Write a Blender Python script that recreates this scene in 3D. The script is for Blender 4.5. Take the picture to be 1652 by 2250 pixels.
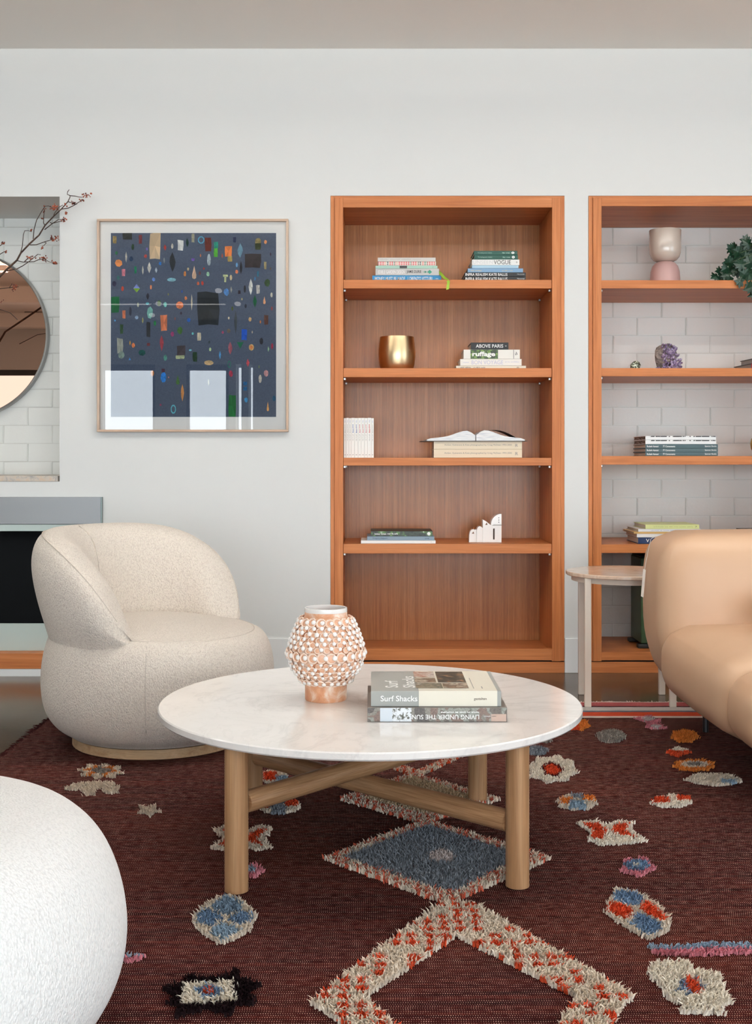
import bpy, bmesh, math, random
from mathutils import Vector, Matrix

for o in list(bpy.data.objects):
    bpy.data.objects.remove(o, do_unlink=True)
SC = bpy.context.scene
COL = SC.collection
PI = math.pi

# ------------------------------------------------------------------ camera
# level camera 1 m above the floor looking along +Y, lens shifted
F, VX, HY = 2567.0, 815.0, 1010.0          # focal length / principal point for a 1652 x 2250 frame
cam_d = bpy.data.cameras.new('camera')
cam = bpy.data.objects.new('camera', cam_d)
COL.objects.link(cam)
cam.location = (0, 0, 1.0)
cam.rotation_euler = (PI / 2, 0, 0)
cam_d.sensor_fit = 'VERTICAL'
cam_d.sensor_height = 36.0
cam_d.sensor_width = 36.0
cam_d.lens = F / 2250.0 * 36.0
cam_d.shift_x = (826.0 - VX) / 2250.0
cam_d.shift_y = -(1125.0 - HY) / 2250.0
cam_d.clip_start = 0.02
SC.camera = cam

# ------------------------------------------------------------------ world, daylight, exposure
SC.view_settings.view_transform = 'Standard'
SC.view_settings.look = 'None'
SC.view_settings.gamma = 1.0
SC.view_settings.use_curve_mapping = False
SC.view_settings.exposure = 0.1
w = bpy.data.worlds.new('sky')
SC.world = w
w.use_nodes = True
w.node_tree.nodes['Background'].inputs[0].default_value = (0.78, 0.9, 1.0, 1)
w.node_tree.nodes['Background'].inputs[1].default_value = 0.9


def daylight(name, loc, rot, sx, sy, watts, color):
    d = bpy.data.lights.new(name, 'AREA')
    d.shape = 'RECTANGLE'
    d.size, d.size_y = sx, sy
    d.energy = watts
    d.color = color
    o = bpy.data.objects.new(name, d)
    COL.objects.link(o)
    o.location = loc
    o.rotation_euler = rot
    return o


FACADE_Y = -5.0
WINDOWS = [(-5.7, -4.0), (-3.70, -2.94), (-2.52, -1.94), (-1.84, -1.765), (-1.67, -1.61),
           (-1.2, 0.4), (0.7, 2.3), (2.6, 4.2)]
DAY = 22.0                                   # watts per square metre of facade glass
for (a, b) in WINDOWS:
    daylight('window_daylight', ((a + b) / 2, FACADE_Y - 0.35, 1.18), (PI / 2, 0, 0), b - a, 2.2,
             (DAY * .12 if b < -3.9 else DAY * 1.5 if b < -1.3 else DAY * 1.3) * (b - a) * 2.2, (0.86, 0.94, 1.0))
RW = (-2.6, 2.4, 0.5, 2.6)                   # window in the right-hand wall: y0 y1 z0 z1
daylight('window_daylight', (5.35, (RW[0] + RW[1]) / 2, (RW[2] + RW[3]) / 2), (0, PI / 2, 0),
         RW[3] - RW[2], RW[1] - RW[0], 115.0, (0.84, 0.93, 1.0))
LIN_STRENGTH = 3.5                          # linear ceiling lamps, emission
LIN_TABLE = 18.0                             # lamp added over the coffee table
LIN_UP = 74.0                                # upward glow added to the hung lamps to brighten the ceiling
SPOT_W = 0.5                                # track spots, watts each


# ------------------------------------------------------------------ helpers
def X(px, Y): return (px - VX) / F * Y
def Z(py, Y): return 1.0 - (py - HY) / F * Y
def P(px, py, Y): return Vector((X(px, Y), Y, Z(py, Y)))
def floor_pt(px, py, z=0.0):
    Y = F * (1.0 - z) / (py - HY)
    return ((px - VX) / F * Y, Y)


def lin(c):
    if isinstance(c, str):
        c = tuple(int(c[i:i + 2], 16) for i in (0, 2, 4))
    r = []
    for v in c[:3]:
        v = v / 255.0
        r.append(v / 12.92 if v <= 0.04045 else ((v + 0.055) / 1.055) ** 2.4)
    return tuple(r)


def rgba(c): return lin(c) + (1.0,)


MATS = {}


def mat(name, color, rough=0.5, metal=0.0, spec=0.5, coat=0.0, emit=None, estr=0.0):
    if name in MATS:
        return MATS[name]
    m = bpy.data.materials.new(name)
    m.use_nodes = True
    b = m.node_tree.nodes['Principled BSDF']
    b.inputs['Base Color'].default_value = rgba(color)
    b.inputs['Roughness'].default_value = rough
    b.inputs['Metallic'].default_value = metal
    b.inputs['Specular IOR Level'].default_value = spec
    b.inputs['Coat Weight'].default_value = coat
    if emit is not None:
        b.inputs['Emission Color'].default_value = rgba(emit)
        b.inputs['Emission Strength'].default_value = estr
    MATS[name] = m
    return m


class NT:
    """small node-graph helper"""
    def __init__(s, m):
        s.t = m.node_tree; s.n = s.t.nodes; s.l = s.t.links
        s.b = s.n['Principled BSDF']
    def add(s, typ, **kw):
        n = s.n.new(typ)
        for k, v in kw.items():
            setattr(n, k, v)
        return n
    def link(s, a, b): s.l.new(a, b)
    def coord(s, scale=(1, 1, 1), kind='Object', rot=(0, 0, 0), loc=(0, 0, 0)):
        c = s.add('ShaderNodeTexCoord'); m = s.add('ShaderNodeMapping')
        m.inputs['Scale'].default_value = scale
        m.inputs['Rotation'].default_value = rot
        m.inputs['Location'].default_value = loc
        s.link(c.outputs[kind], m.inputs['Vector'])
        return m.outputs['Vector']
    def noise(s, vec, scale, detail=4.0, rough=0.5, dist=0.0):
        n = s.add('ShaderNodeTexNoise')
        n.inputs['Scale'].default_value = scale
        n.inputs['Detail'].default_value = detail
        n.inputs['Roughness'].default_value = rough
        n.inputs['Distortion'].default_value = dist
        if vec is not None: s.link(vec, n.inputs['Vector'])
        return n.outputs['Fac']
    def ramp(s, fac, stops, interp='LINEAR'):
        r = s.add('ShaderNodeValToRGB')
        r.color_ramp.interpolation = interp
        e = r.color_ramp.elements
        while len(e) < len(stops): e.new(0.5)
        for i, (p, c) in enumerate(stops):
            e[i].position = p
            e[i].color = (c + (1.0,)) if not isinstance(c, str) and len(c) == 3 and max(c) <= 1.0 else rgba(c)
        s.link(fac, r.inputs['Fac'])
        return r.outputs['Color']
    def mix(s, a, b, fac, mode='MIX'):
        n = s.add('ShaderNodeMix', data_type='RGBA', blend_type=mode)
        for k, v in ((0, fac), (6, a), (7, b)):
            if hasattr(v, 'is_output'): s.link(v, n.inputs[k])
            elif k == 0: n.inputs[0].default_value = v
            else: n.inputs[k].default_value = rgba(v)
        return n.outputs[2]
    def math(s, op, a, b=0.0, c=None):
        n = s.add('ShaderNodeMath', operation=op)
        for i, v in enumerate((a, b) if c is None else (a, b, c)):
            if hasattr(v, 'is_output'): s.link(v, n.inputs[i])
            else: n.inputs[i].default_value = v
        return n.outputs[0]
    def bump(s, h, strength=0.3, dist=0.002):
        n = s.add('ShaderNodeBump')
        n.inputs['Strength'].default_value = strength
        n.inputs['Distance'].default_value = dist
        s.link(h, n.inputs['Height'])
        s.link(n.outputs['Normal'], s.b.inputs['Normal'])
    def color(s, c): s.link(c, s.b.inputs['Base Color'])


def wood(name, dark, mid, light, axis, rough=0.42, scale=1.0, spec=0.3, fine=0.35):
    """grain runs along axis: 0 x, 1 y, 2 z"""
    m = mat(name, mid, rough, spec=spec)
    t = NT(m)
    s = [38 * scale] * 3; s[axis] = 1.6 * scale
    v = t.coord(tuple(s))
    n1 = t.noise(v, 1.0, 3.0, 0.6, 0.6)
    s2 = [260 * scale] * 3; s2[axis] = 6.0 * scale
    n2 = t.noise(t.coord(tuple(s2)), 1.0, 2.0, 0.5)
    c = t.ramp(n1, [(0.25, dark), (0.5, mid), (0.75, light)])
    f = t.ramp(n2, [(0.3, (0.78, 0.78, 0.78)), (0.6, (1.0, 1.0, 1.0))])
    t.color(t.mix(c, f, fine * 2 if fine < .5 else 1.0, 'MULTIPLY'))
    t.bump(n2, 0.08, 0.0006)
    return m


# ------------------------------------------------------------------ geometry helpers
class MB:
    def __init__(s): s.v = []; s.f = []; s.mi = []; s.m = 0
    def _add(s, vs, fs):
        o = len(s.v)
        s.v += [Vector(p) for p in vs]
        s.f += [tuple(i + o for i in f) for f in fs]
        s.mi += [s.m] * len(fs)
    def box(s, x0, x1, y0, y1, z0, z1, b=0.0):
        if b <= 0:
            vs = [(x, y, z) for z in (z0, z1) for y in (y0, y1) for x in (x0, x1)]
            s._add(vs, [(0, 2, 3, 1), (4, 5, 7, 6), (0, 1, 5, 4), (2, 6, 7, 3), (0, 4, 6, 2), (1, 3, 7, 5)])
        else:
            bm = bmesh.new()
            bmesh.ops.create_cube(bm, size=1.0)
            for v in bm.verts:
                v.co = Vector((x0 + (v.co.x + .5) * (x1 - x0), y0 + (v.co.y + .5) * (y1 - y0), z0 + (v.co.z + .5) * (z1 - z0)))
            b = min(b, .45 * min(abs(x1 - x0), abs(y1 - y0), abs(z1 - z0)))
            bmesh.ops.bevel(bm, geom=list(bm.edges), offset=b, segments=2, affect='EDGES', profile=0.5)
            bm.verts.index_update()
            s._add([v.co.copy() for v in bm.verts], [tuple(q.index for q in f.verts) for f in bm.faces])
            bm.free()
        return s
    def pillow(s, x0, x1, y0, y1, z0, z1, r, bulge=(0, 0, 0), n=10, fn=None):
        """rounded box, faces swollen by bulge (metres per axis)"""
        h = Vector(((x1 - x0) / 2, (y1 - y0) / 2, (z1 - z0) / 2))
        c = Vector(((x1 + x0) / 2, (y1 + y0) / 2, (z1 + z0) / 2))
        bm = bmesh.new()
        bmesh.ops.create_cube(bm, size=2.0)
        bmesh.ops.subdivide_edges(bm, edges=list(bm.edges), cuts=n, use_grid_fill=True)
        for v in bm.verts:
            u = v.co.copy()
            p = Vector((u.x * h.x, u.y * h.y, u.z * h.z))
            # concentrate samples near the corners
            for k in range(3):
                if abs(u[k]) < 0.999:
                    p[k] = h[k] * math.copysign(abs(u[k]) ** 0.75, u[k])
            q = Vector([max(-(h[k] - r), min(h[k] - r, p[k])) for k in range(3)])
            d = p - q
            if d.length > 1e-9:
                d.normalize()
                w_ = q + d * r
            else:
                w_ = p
            t = [w_[k] / h[k] for k in range(3)]
            for k in range(3):
                a, b = [i for i in range(3) if i != k]
                w_[k] += bulge[k] * t[k] * max(0, 1 - t[a] ** 2) * max(0, 1 - t[b] ** 2)
            w_ = w_ + c
            v.co = fn(w_) if fn else w_
        bm.verts.index_update()
        s._add([v.co.copy() for v in bm.verts], [tuple(q.index for q in f.verts) for f in bm.faces])
        bm.free()
        return s
    def lathe(s, prof, c=(0, 0, 0), n=48, close=False):
        """prof: (r, z) list from one end to the other"""
        vs = []; fs = []; c = Vector(c)
        idx = []
        for (r, z) in prof:
            if r < 1e-6:
                idx.append([len(vs)]); vs.append(c + Vector((0, 0, z)))
            else:
                idx.append(list(range(len(vs), len(vs) + n)))
                vs += [c + Vector((r * math.cos(2 * PI * i / n), r * math.sin(2 * PI * i / n), z)) for i in range(n)]
        for a, b in zip(idx[:-1], idx[1:]):
            for i in range(n):
                j = (i + 1) % n
                if len(a) == 1 and len(b) == 1: continue
                if len(a) == 1: fs.append((a[0], b[j], b[i]))
                elif len(b) == 1: fs.append((a[i], a[j], b[0]))
                else: fs.append((a[i], a[j], b[j], b[i]))
        s._add(vs, fs)
        return s
    def tube(s, pts, rad, n=8, cap=True):
        pts = [Vector(p) for p in pts]
        if not hasattr(rad, '__len__'): rad = [rad] * len(pts)
        vs = []; fs = []
        up = Vector((0, 0, 1))
        d0 = (pts[1] - pts[0]).normalized()
        if abs(d0.dot(up)) > .95: up = Vector((1, 0, 0))
        u = d0.cross(up).normalized()
        for i, p in enumerate(pts):
            d = (pts[min(i + 1, len(pts) - 1)] - pts[max(i - 1, 0)]).normalized()
            u = (u - d * u.dot(d)).normalized()
            w_ = d.cross(u)
            vs += [p + (u * math.cos(2 * PI * k / n) + w_ * math.sin(2 * PI * k / n)) * rad[i] for k in range(n)]
        for i in range(len(pts) - 1):
            for k in range(n):
                a, b = i * n + k, i * n + (k + 1) % n
                fs.append((a, b, b + n, a + n))
        if cap:
            fs.append(tuple(reversed(range(n)))); fs.append(tuple(range((len(pts) - 1) * n, len(pts) * n)))
        s._add(vs, fs)
        return s
    def prism(s, poly, y0, y1):
        """poly in (x, z), extruded along y"""
        n = len(poly)
        vs = [(x, y0, z) for x, z in poly] + [(x, y1, z) for x, z in poly]
        fs = [tuple(range(n)), tuple(reversed(range(n, 2 * n)))]
        fs += [(i + n, (i + 1) % n + n, (i + 1) % n, i) for i in range(n)]
        s._add(vs, fs)
        return s
    def ball(s, c, r, sub=1, sc=(1, 1, 1)):
        bm = bmesh.new()
        bmesh.ops.create_icosphere(bm, subdivisions=sub, radius=r)
        bm.verts.index_update()
        c = Vector(c)
        s._add([c + Vector((v.co.x * sc[0], v.co.y * sc[1], v.co.z * sc[2])) for v in bm.verts],
               [tuple(q.index for q in f.verts) for f in bm.faces])
        bm.free()
        return s
    def xform(s, fn):
        s.v = [fn(p) for p in s.v]
        return s
    def mesh(s, name, mats, origin=(0, 0, 0), smooth=None):
        o = Vector(origin)
        me = bpy.data.meshes.new(name)
        me.from_pydata([tuple(p - o) for p in s.v], [], s.f)
        if not isinstance(mats, (list, tuple)): mats = [mats]
        for m in mats: me.materials.append(m)
        if len(mats) > 1:
            for p, i in zip(me.polygons, s.mi): p.material_index = i
        bm = bmesh.new(); bm.from_mesh(me)
        bmesh.ops.recalc_face_normals(bm, faces=list(bm.faces))
        bm.to_mesh(me); bm.free()
        if smooth:
            me.shade_smooth()
            if smooth < 180: me.set_sharp_from_angle(angle=math.radians(smooth))
        me.update()
        return me
    def build(s, name, mats, parent=None, smooth=None, origin=None):
        if origin is None:
            origin = root_loc(parent) if parent is not None else (0, 0, 0)
        o = bpy.data.objects.new(name, s.mesh(name, mats, origin, smooth))
        COL.objects.link(o)
        if parent is not None: o.parent = parent
        else: o.location = origin
        return o


def smooth_prof(prof, n=4):
    """Catmull-Rom refinement of a lathe profile"""
    out = []
    for i in range(len(prof) - 1):
        p0, p1, p2, p3 = prof[max(i - 1, 0)], prof[i], prof[i + 1], prof[min(i + 2, len(prof) - 1)]
        for k in range(n):
            t_ = k / n
            out.append(tuple(.5 * (2 * p1[j] + (p2[j] - p0[j]) * t_ + (2 * p0[j] - 5 * p1[j] + 4 * p2[j] - p3[j]) * t_ ** 2 + (3 * p1[j] - p0[j] - 3 * p2[j] + p3[j]) * t_ ** 3) for j in (0, 1)))
    out.append(prof[-1])
    return [(max(r, 0.0), z) for r, z in out]


def root_loc(o):
    while o.parent is not None: o = o.parent
    return o.location.copy()


def tag(o, label=None, cat=None, group=None, kind=None):
    if label: o['label'] = label
    if cat: o['category'] = cat
    if group: o['group'] = group
    if kind: o['kind'] = kind
    return o


def thing(name, label, cat, loc, group=None):
    o = bpy.data.objects.new(name, None)
    COL.objects.link(o)
    o.location = loc
    o.empty_display_size = 0.05
    return tag(o, label, cat, group)


def place(name, me, parent, mtx):
    o = bpy.data.objects.new(name, me)
    COL.objects.link(o)
    o.parent = parent
    o.matrix_local = Matrix.Translation(-root_loc(parent)) @ mtx
    return o


def text_part(txt, origin, ux, uy, width, height, m, parent, name='lettering', bold=0.0, spacing=1.0, push=0.0004):
    """flat lettering: lower-left corner at origin, running along ux, rising along uy"""
    if txt.startswith('~'):            # print too small to read: rows of tiny strokes, one per letter
        words = [int(k) for k in txt[1:].split(',')]
        tot = sum(words) + len(words) - 1
        ux = Vector(ux).normalized(); uy = Vector(uy).normalized()
        nrm = ux.cross(uy); O = Vector(origin) + nrm * push
        mb = MB(); q = 0; r_ = random.Random(len(txt) * 31 + tot)
        for k in words:
            for _ in range(k):
                a, b = (q + .12) / tot * width, (q + .80) / tot * width
                lo, hi = (r_.choice((0, 0, .0, .2)) * height, r_.choice((.7, .75, 1.0)) * height)
                mb._add([O + ux * a + uy * lo, O + ux * b + uy * lo, O + ux * b + uy * hi, O + ux * a + uy * hi], [(0, 1, 2, 3)])
                q += 1
            q += 1
        return mb.build('print', m, parent)
    cu = bpy.data.curves.new('txt', 'FONT')
    cu.body = txt
    cu.offset = bold
    cu.space_character = spacing
    cu.resolution_u = 3
    tmp = bpy.data.objects.new('txt', cu)
    COL.objects.link(tmp)
    dg = bpy.context.evaluated_depsgraph_get()
    me = bpy.data.meshes.new_from_object(tmp.evaluated_get(dg))
    bpy.data.objects.remove(tmp, do_unlink=True)
    xs = [v.co.x for v in me.vertices]; ys = [v.co.y for v in me.vertices]
    x0, x1, y0, y1 = min(xs), max(xs), min(ys), max(ys)
    ux = Vector(ux).normalized(); uy = Vector(uy).normalized()
    nrm = ux.cross(uy)
    O = Vector(origin) - root_loc(parent) + nrm * push
    for v in me.vertices:
        v.co = O + ux * ((v.co.x - x0) / (x1 - x0) * width) + uy * ((v.co.y - y0) / (y1 - y0) * height)
    me.materials.clear(); me.materials.append(m)
    me.name = name
    o = bpy.data.objects.new(name, me)
    COL.objects.link(o)
    o.parent = parent
    return o


def rot_about(cx, cy, deg):
    a = math.radians(deg); ca, sa = math.cos(a), math.sin(a)
    def f(p):
        p = Vector(p)
        dx, dy = p.x - cx, p.y - cy
        return Vector((cx + ca * dx - sa * dy, cy + sa * dx + ca * dy, p.z))
    return f


rng = random.Random(7)

# ------------------------------------------------------------------ setting materials
M_WALL = mat('painted_plaster', (226, 227, 225), 0.75, spec=0.25)
t = NT(M_WALL); t.bump(t.noise(t.coord((1, 1, 1)), 180, 3), 0.05, 0.001)
M_CEIL = mat('ceiling_paint', (250, 246, 240), 0.9, spec=0.1)
M_TRIM = mat('white_trim', (236, 238, 238), 0.5, spec=0.3)
M_BRICK = mat('painted_brick', (248, 249, 245), 0.7, spec=0.25)
t = NT(M_BRICK); nb = t.noise(t.coord((1, 1, 1)), 26, 6, 0.65)
t.bump(nb, 0.4, 0.005)
M_MORTAR = mat('painted_mortar', (230, 229, 224), 0.85, spec=0.15)
t = NT(M_MORTAR); t.bump(t.noise(t.coord(), 60, 4), 0.5, 0.004)
M_CONC = mat('polished_concrete', (120, 114, 106), 0.16, spec=0.3)
t = NT(M_CONC)
n1 = t.noise(t.coord(), 2.2, 5, 0.6); n2 = t.noise(t.coord(), 120, 3, 0.7)
c1 = t.ramp(n1, [(0.3, (78, 63, 49)), (0.7, (108, 91, 74))])
c2 = t.ramp(n2, [(0.35, (0.62, 0.62, 0.62)), (0.62, (1.1 / 1.1, 1.0, 1.0))])
t.color(t.mix(c1, c2, 0.8, 'MULTIPLY'))
for s_ in range(0): pass
t.link(t.ramp(n1, [(0.3, (0.14, 0.14, 0.14)), (0.7, (0.24, 0.24, 0.24))]), t.b.inputs['Roughness'])
M_STONE = mat('sill_stone', (190, 180, 168), 0.4)
t = NT(M_STONE); t.color(t.ramp(t.noise(t.coord(), 26, 4, 0.6, 1.0), [(0.3, (150, 148, 148)), (0.5, (200, 190, 178)), (0.7, (205, 178, 150))]))

WALL_Y = 5.485
BRICK_Y = 5.985
CEIL_Z = 2.93
XL, XR = -6.0, 5.0

# ------------------------------------------------------------------ room shell
fl = MB().box(XL, XR, FACADE_Y, 6.1, -0.1, 0.0).build('floor', M_CONC); tag(fl, kind='structure')
ce = MB().box(XL, XR, FACADE_Y, 6.1, CEIL_Z, CEIL_Z + 0.1).build('ceiling', M_CEIL); tag(ce, kind='structure')
for i, (yb, wz) in enumerate(((3.4, .18), (1.2, .18), (-1.2, .18), (-3.6, .18))):   # ceiling beams behind the viewer's frame
    if yb > 3: continue
    MB().box(XL, XR, yb - .1, yb + .1, CEIL_Z - wz, CEIL_Z).build('beam', M_CEIL, ce)


def wall_cells(x0, x1, z0, z1, holes, y0, y1):
    xs = sorted({x0, x1, *[h[0] for h in holes], *[h[1] for h in holes]})
    zs = sorted({z0, z1, *[h[2] for h in holes], *[h[3] for h in holes]})
    m = MB()
    def solid(i, k):
        if not (0 <= i < len(xs) - 1 and 0 <= k < len(zs) - 1): return False
        a, b = (xs[i] + xs[i + 1]) / 2, (zs[k] + zs[k + 1]) / 2
        return not any(h[0] < a < h[1] and h[2] < b < h[3] for h in holes)
    for i in range(len(xs) - 1):
        for k in range(len(zs) - 1):
            if not solid(i, k): continue
            a, b, c, d = xs[i], xs[i + 1], zs[k], zs[k + 1]
            m._add([(a, y0, c), (b, y0, c), (b, y0, d), (a, y0, d)], [(0, 1, 2, 3)])
            m._add([(a, y1, c), (b, y1, c), (b, y1, d), (a, y1, d)], [(3, 2, 1, 0)])
            if not solid(i - 1, k): m._add([(a, y0, c), (a, y1, c), (a, y1, d), (a, y0, d)], [(3, 2, 1, 0)])
            if not solid(i + 1, k): m._add([(b, y0, c), (b, y1, c), (b, y1, d), (b, y0, d)], [(0, 1, 2, 3)])
            if not solid(i, k - 1): m._add([(a, y0, c), (b, y0, c), (b, y1, c), (a, y1, c)], [(3, 2, 1, 0)])
            if not solid(i, k + 1): m._add([(a, y0, d), (b, y0, d), (b, y1, d), (a, y1, d)], [(0, 1, 2, 3)])
    return m


C1L, C1R = X(726, WALL_Y), X(1240, WALL_Y)
C2L = X(1292.5, WALL_Y); C2R = C2L + (C1R - C1L)
CASE_TOP = Z(430, WALL_Y)
NX = X(131, WALL_Y); NTOP = Z(432, WALL_Y); NBOT = Z(1058, WALL_Y); SILL_T = Z(1045.5, WALL_Y)
holes = [(-3.3, NX, NBOT, NTOP), (C1L, C1R, 0, CASE_TOP), (C2L, C2R, 0, CASE_TOP), (-3.1, -1.36, 0.24, 0.665)]
wb = wall_cells(XL, XR, 0, CEIL_Z, holes, WALL_Y, BRICK_Y).build('wall_back', M_WALL); tag(wb, kind='structure')

# brick wall behind the openings: each brick its own piece
wbr = MB().box(XL, XR, BRICK_Y + .009, 6.12, 0, CEIL_Z).build('wall_brick', M_MORTAR); tag(wbr, kind='structure')
BL, BH = 0.2495, 0.0923
BPX = BRICK_Y / F
z_ref = Z(539, BRICK_Y); x_ref = X(1346, BRICK_Y)
brick_meshes = []
for k in range(6):
    r_ = random.Random(40 + k)
    bm = bmesh.new(); bmesh.ops.create_cube(bm, size=1.0)
    for v in bm.verts:
        v.co = Vector((v.co.x * (BL - .0045), v.co.y * .03, v.co.z * (BH - .0045)))
        v.co += Vector((r_.uniform(-.0025, .0025), r_.uniform(-.001, .001), r_.uniform(-.002, .002)))
    bmesh.ops.bevel(bm, geom=[e for e in bm.edges if (e.verts[0].co.y < 0 and e.verts[1].co.y < 0)], offset=.0035, segments=2, affect='EDGES')
    me = bpy.data.meshes.new('brick'); bm.to_mesh(me); bm.free(); me.materials.append(M_BRICK); me.shade_smooth(); me.set_sharp_from_angle(angle=math.radians(25))
    brick_meshes.append(me)


def lay_bricks(x0, x1, z0, z1):
    k0 = math.floor((z0 - z_ref) / BH); k1 = math.ceil((z1 - z_ref) / BH)
    for k in range(k0, k1):
        zc = z_ref + (k + .5) * BH
        off = x_ref + (0 if k % 2 == 0 else BL * .5)
        i0 = math.floor((x0 - off) / BL); i1 = math.ceil((x1 - off) / BL)
        for i in range(i0, i1):
            xc = off + (i + .5) * BL
            if xc + BL / 2 < x0 or xc - BL / 2 > x1: continue
            o = bpy.data.objects.new('brick', rng.choice(brick_meshes)); COL.objects.link(o)
            o.parent = wbr
            o.location = (xc, BRICK_Y + .015 + rng.uniform(-.001, .002), zc)
            o.rotation_euler = (0, rng.uniform(-.004, .004), 0)


lay_bricks(C2L + .03, 1.98, 0.10, CASE_TOP)
lay_bricks(-2.12, NX, NBOT, NTOP)

# side walls, facade with its windows, behind and beside the viewer
wl = MB().box(XL - .1, XL, FACADE_Y, 6.1, 0, CEIL_Z).build('wall_left', M_WALL); tag(wl, kind='structure')
m = wall_cells(FACADE_Y, 6.1, 0, CEIL_Z, [RW], XR, XR + .12)
m.xform(lambda p: Vector((p.y, p.x, p.z)))
wr = m.build('wall_right', M_WALL); tag(wr, kind='structure')
wf = wall_cells(XL, XR, 0, CEIL_Z, [(a, b, 0.06, 2.3) for a, b in WINDOWS], FACADE_Y - .12, FACADE_Y).build('wall_front', M_WALL)
tag(wf, kind='structure')
M_FRAME = mat('window_frame', (70, 72, 74), 0.4)
for i, (a, b) in enumerate(WINDOWS):
    if b - a < .3: continue
    mm = MB()
    for (p, q, r_, s_) in ((a, a + .04, .06, 2.3), (b - .04, b, .06, 2.3), (a, b, .06, .11), (a, b, 2.22, 2.3)):
        mm.box(p, q, FACADE_Y - .09, FACADE_Y - .03, r_, s_)
    tag(mm.build('window_%d' % (i + 1), M_FRAME), kind='structure')
mm = MB()
for (p, q, r_, s_) in ((RW[0], RW[0] + .05, RW[2], RW[3]), (RW[1] - .05, RW[1], RW[2], RW[3]), (RW[0], RW[1], RW[2], RW[2] + .05), (RW[0], RW[1], RW[3] - .05, RW[3])):
    mm.box(XR + .03, XR + .09, p, q, r_, s_)
tag(mm.build('window_9', M_FRAME), kind='structure')

# baseboards
bz = Z(1402, WALL_Y)
b1 = MB().box(-1.22, C1L, WALL_Y - .010, WALL_Y, 0, bz, .002).build('baseboard_left', M_TRIM); tag(b1, kind='structure')
b2 = MB().box(C1R, C2L, WALL_Y - .010, WALL_Y, 0, bz, .002).build('baseboard_middle', M_TRIM); tag(b2, kind='structure')
# niche sill
sl = MB().box(-3.3, NX - .008, WALL_Y - .004, BRICK_Y, NBOT, SILL_T, .002).build('trim_1', M_STONE); tag(sl, kind='structure')

# ------------------------------------------------------------------ ceiling lamps (some seen in mirror and glass, the rest added for light)
M_LAMP = mat('lamp_diffuser', (255, 250, 242), 0.5, emit=(254, 252, 248), estr=LIN_STRENGTH)
M_LAMPUP = mat('lamp_diffuser_upper', (255, 250, 242), 0.5, emit=(254, 252, 248), estr=LIN_UP)
M_LHOUSE = mat('lamp_housing', (235, 232, 228), 0.4)


M_LAMPT = mat('lamp_diffuser_table', (255, 250, 242), 0.5, emit=(254, 252, 248), estr=LIN_TABLE)


def linear_lamp(x0, x1, y, label, drop=0.0, lower=None):
    """bar lamp; when hung (drop > 0) it is an added lamp that also lights the ceiling"""
    z1 = CEIL_Z - drop
    L = thing('linear_lamp', label, 'lamp', ((x0 + x1) / 2, y, CEIL_Z), 'linear ceiling lamps')
    MB().box(x0, x1, y - .045, y + .045, z1 - .05, z1, .004).build('housing', M_LHOUSE, L)
    MB().box(x0 + .01, x1 - .01, y - .035, y + .035, z1 - .056, z1 - .0502)  .build('diffuser', lower or M_LAMP, L)
    if drop:
        MB().box(x0 + .01, x1 - .01, y - .035, y + .035, z1 + .0002, z1 + .004).build('diffuser', M_LAMPUP, L)  # glowing top face added to brighten the ceiling
        for xx in (x0 + .3, x1 - .3):
            MB().tube([(xx, y, z1), (xx, y, CEIL_Z)], .002, 6).build('wire', M_LHOUSE, L)


linear_lamp(-3.3, -1.75, -3.2, 'linear ceiling lamp near the glazed front of the room')
linear_lamp(-2.8, 3.2, 3.5, 'long hung linear lamp above the coffee table and rug', .22, M_LAMPT)  # this and the following hung lamps are added, unseen light sources
linear_lamp(-0.55, 3.4, 0.3, 'long hung linear lamp above the middle of the room', .22)
linear_lamp(-0.55, 3.4, -2.2, 'long hung linear lamp over the back of the room', .22)
linear_lamp(-5.2, -3.2, 1.6, 'hung linear lamp over the left side of the room', .22)


def track_spot(x, y, tx, ty, tz, label):
    S = thing('track_spot', label, 'lamp', (x, y, CEIL_Z), 'white track spots on the ceiling')
    d = (Vector((tx, ty, tz)) - Vector((x, y, CEIL_Z - .16))).normalized()
    p = Vector((x, y, CEIL_Z - .14))
    MB().tube([(x, y, CEIL_Z), (x, y, CEIL_Z - .1)], .01, 8).build('stem', M_LHOUSE, S)
    MB().tube([p - d * .05, p + d * .09], .042, 20).build('can', M_LHOUSE, S, 40)
    MB().tube([p + d * .0905, p + d * .0915], .036, 20).build('lens', M_LAMP, S)
    ld = bpy.data.lights.new('spot_light', 'SPOT')
    ld.energy = SPOT_W; ld.spot_size = math.radians(80); ld.spot_blend = .8; ld.shadow_soft_size = .05
    ld.color = (1.0, 0.93, 0.84)
    lo = bpy.data.objects.new('spot_light', ld); COL.objects.link(lo); lo.parent = S
    lo.location = (p + d * .1) - Vector((x, y, CEIL_Z))
    lo.rotation_euler = d.to_track_quat('-Z', 'Y').to_euler()


for k, (x, y, tx, ty, tz) in enumerate(((-1.55, -1.0, -1.5, 1, 0), (-2.34, -2.0, -2.3, 0, 0), (-1.47, -2.0, -1.4, 0, 0), (-2.6, -3.0, -2.6, -1, 0),
                           (-1.6, 2.9, -1.2, 5.3, .9), (-.3, 2.9, 0, 4.6, .2), (1.0, 2.9, .8, 5.4, .9), (2.0, 2.9, 1.8, 4.6, .4))):  # this nearer row of spots is added to light the seating
    track_spot(x, y, tx, ty, tz, 'white cylindrical track spot hanging from the ceiling')

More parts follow.
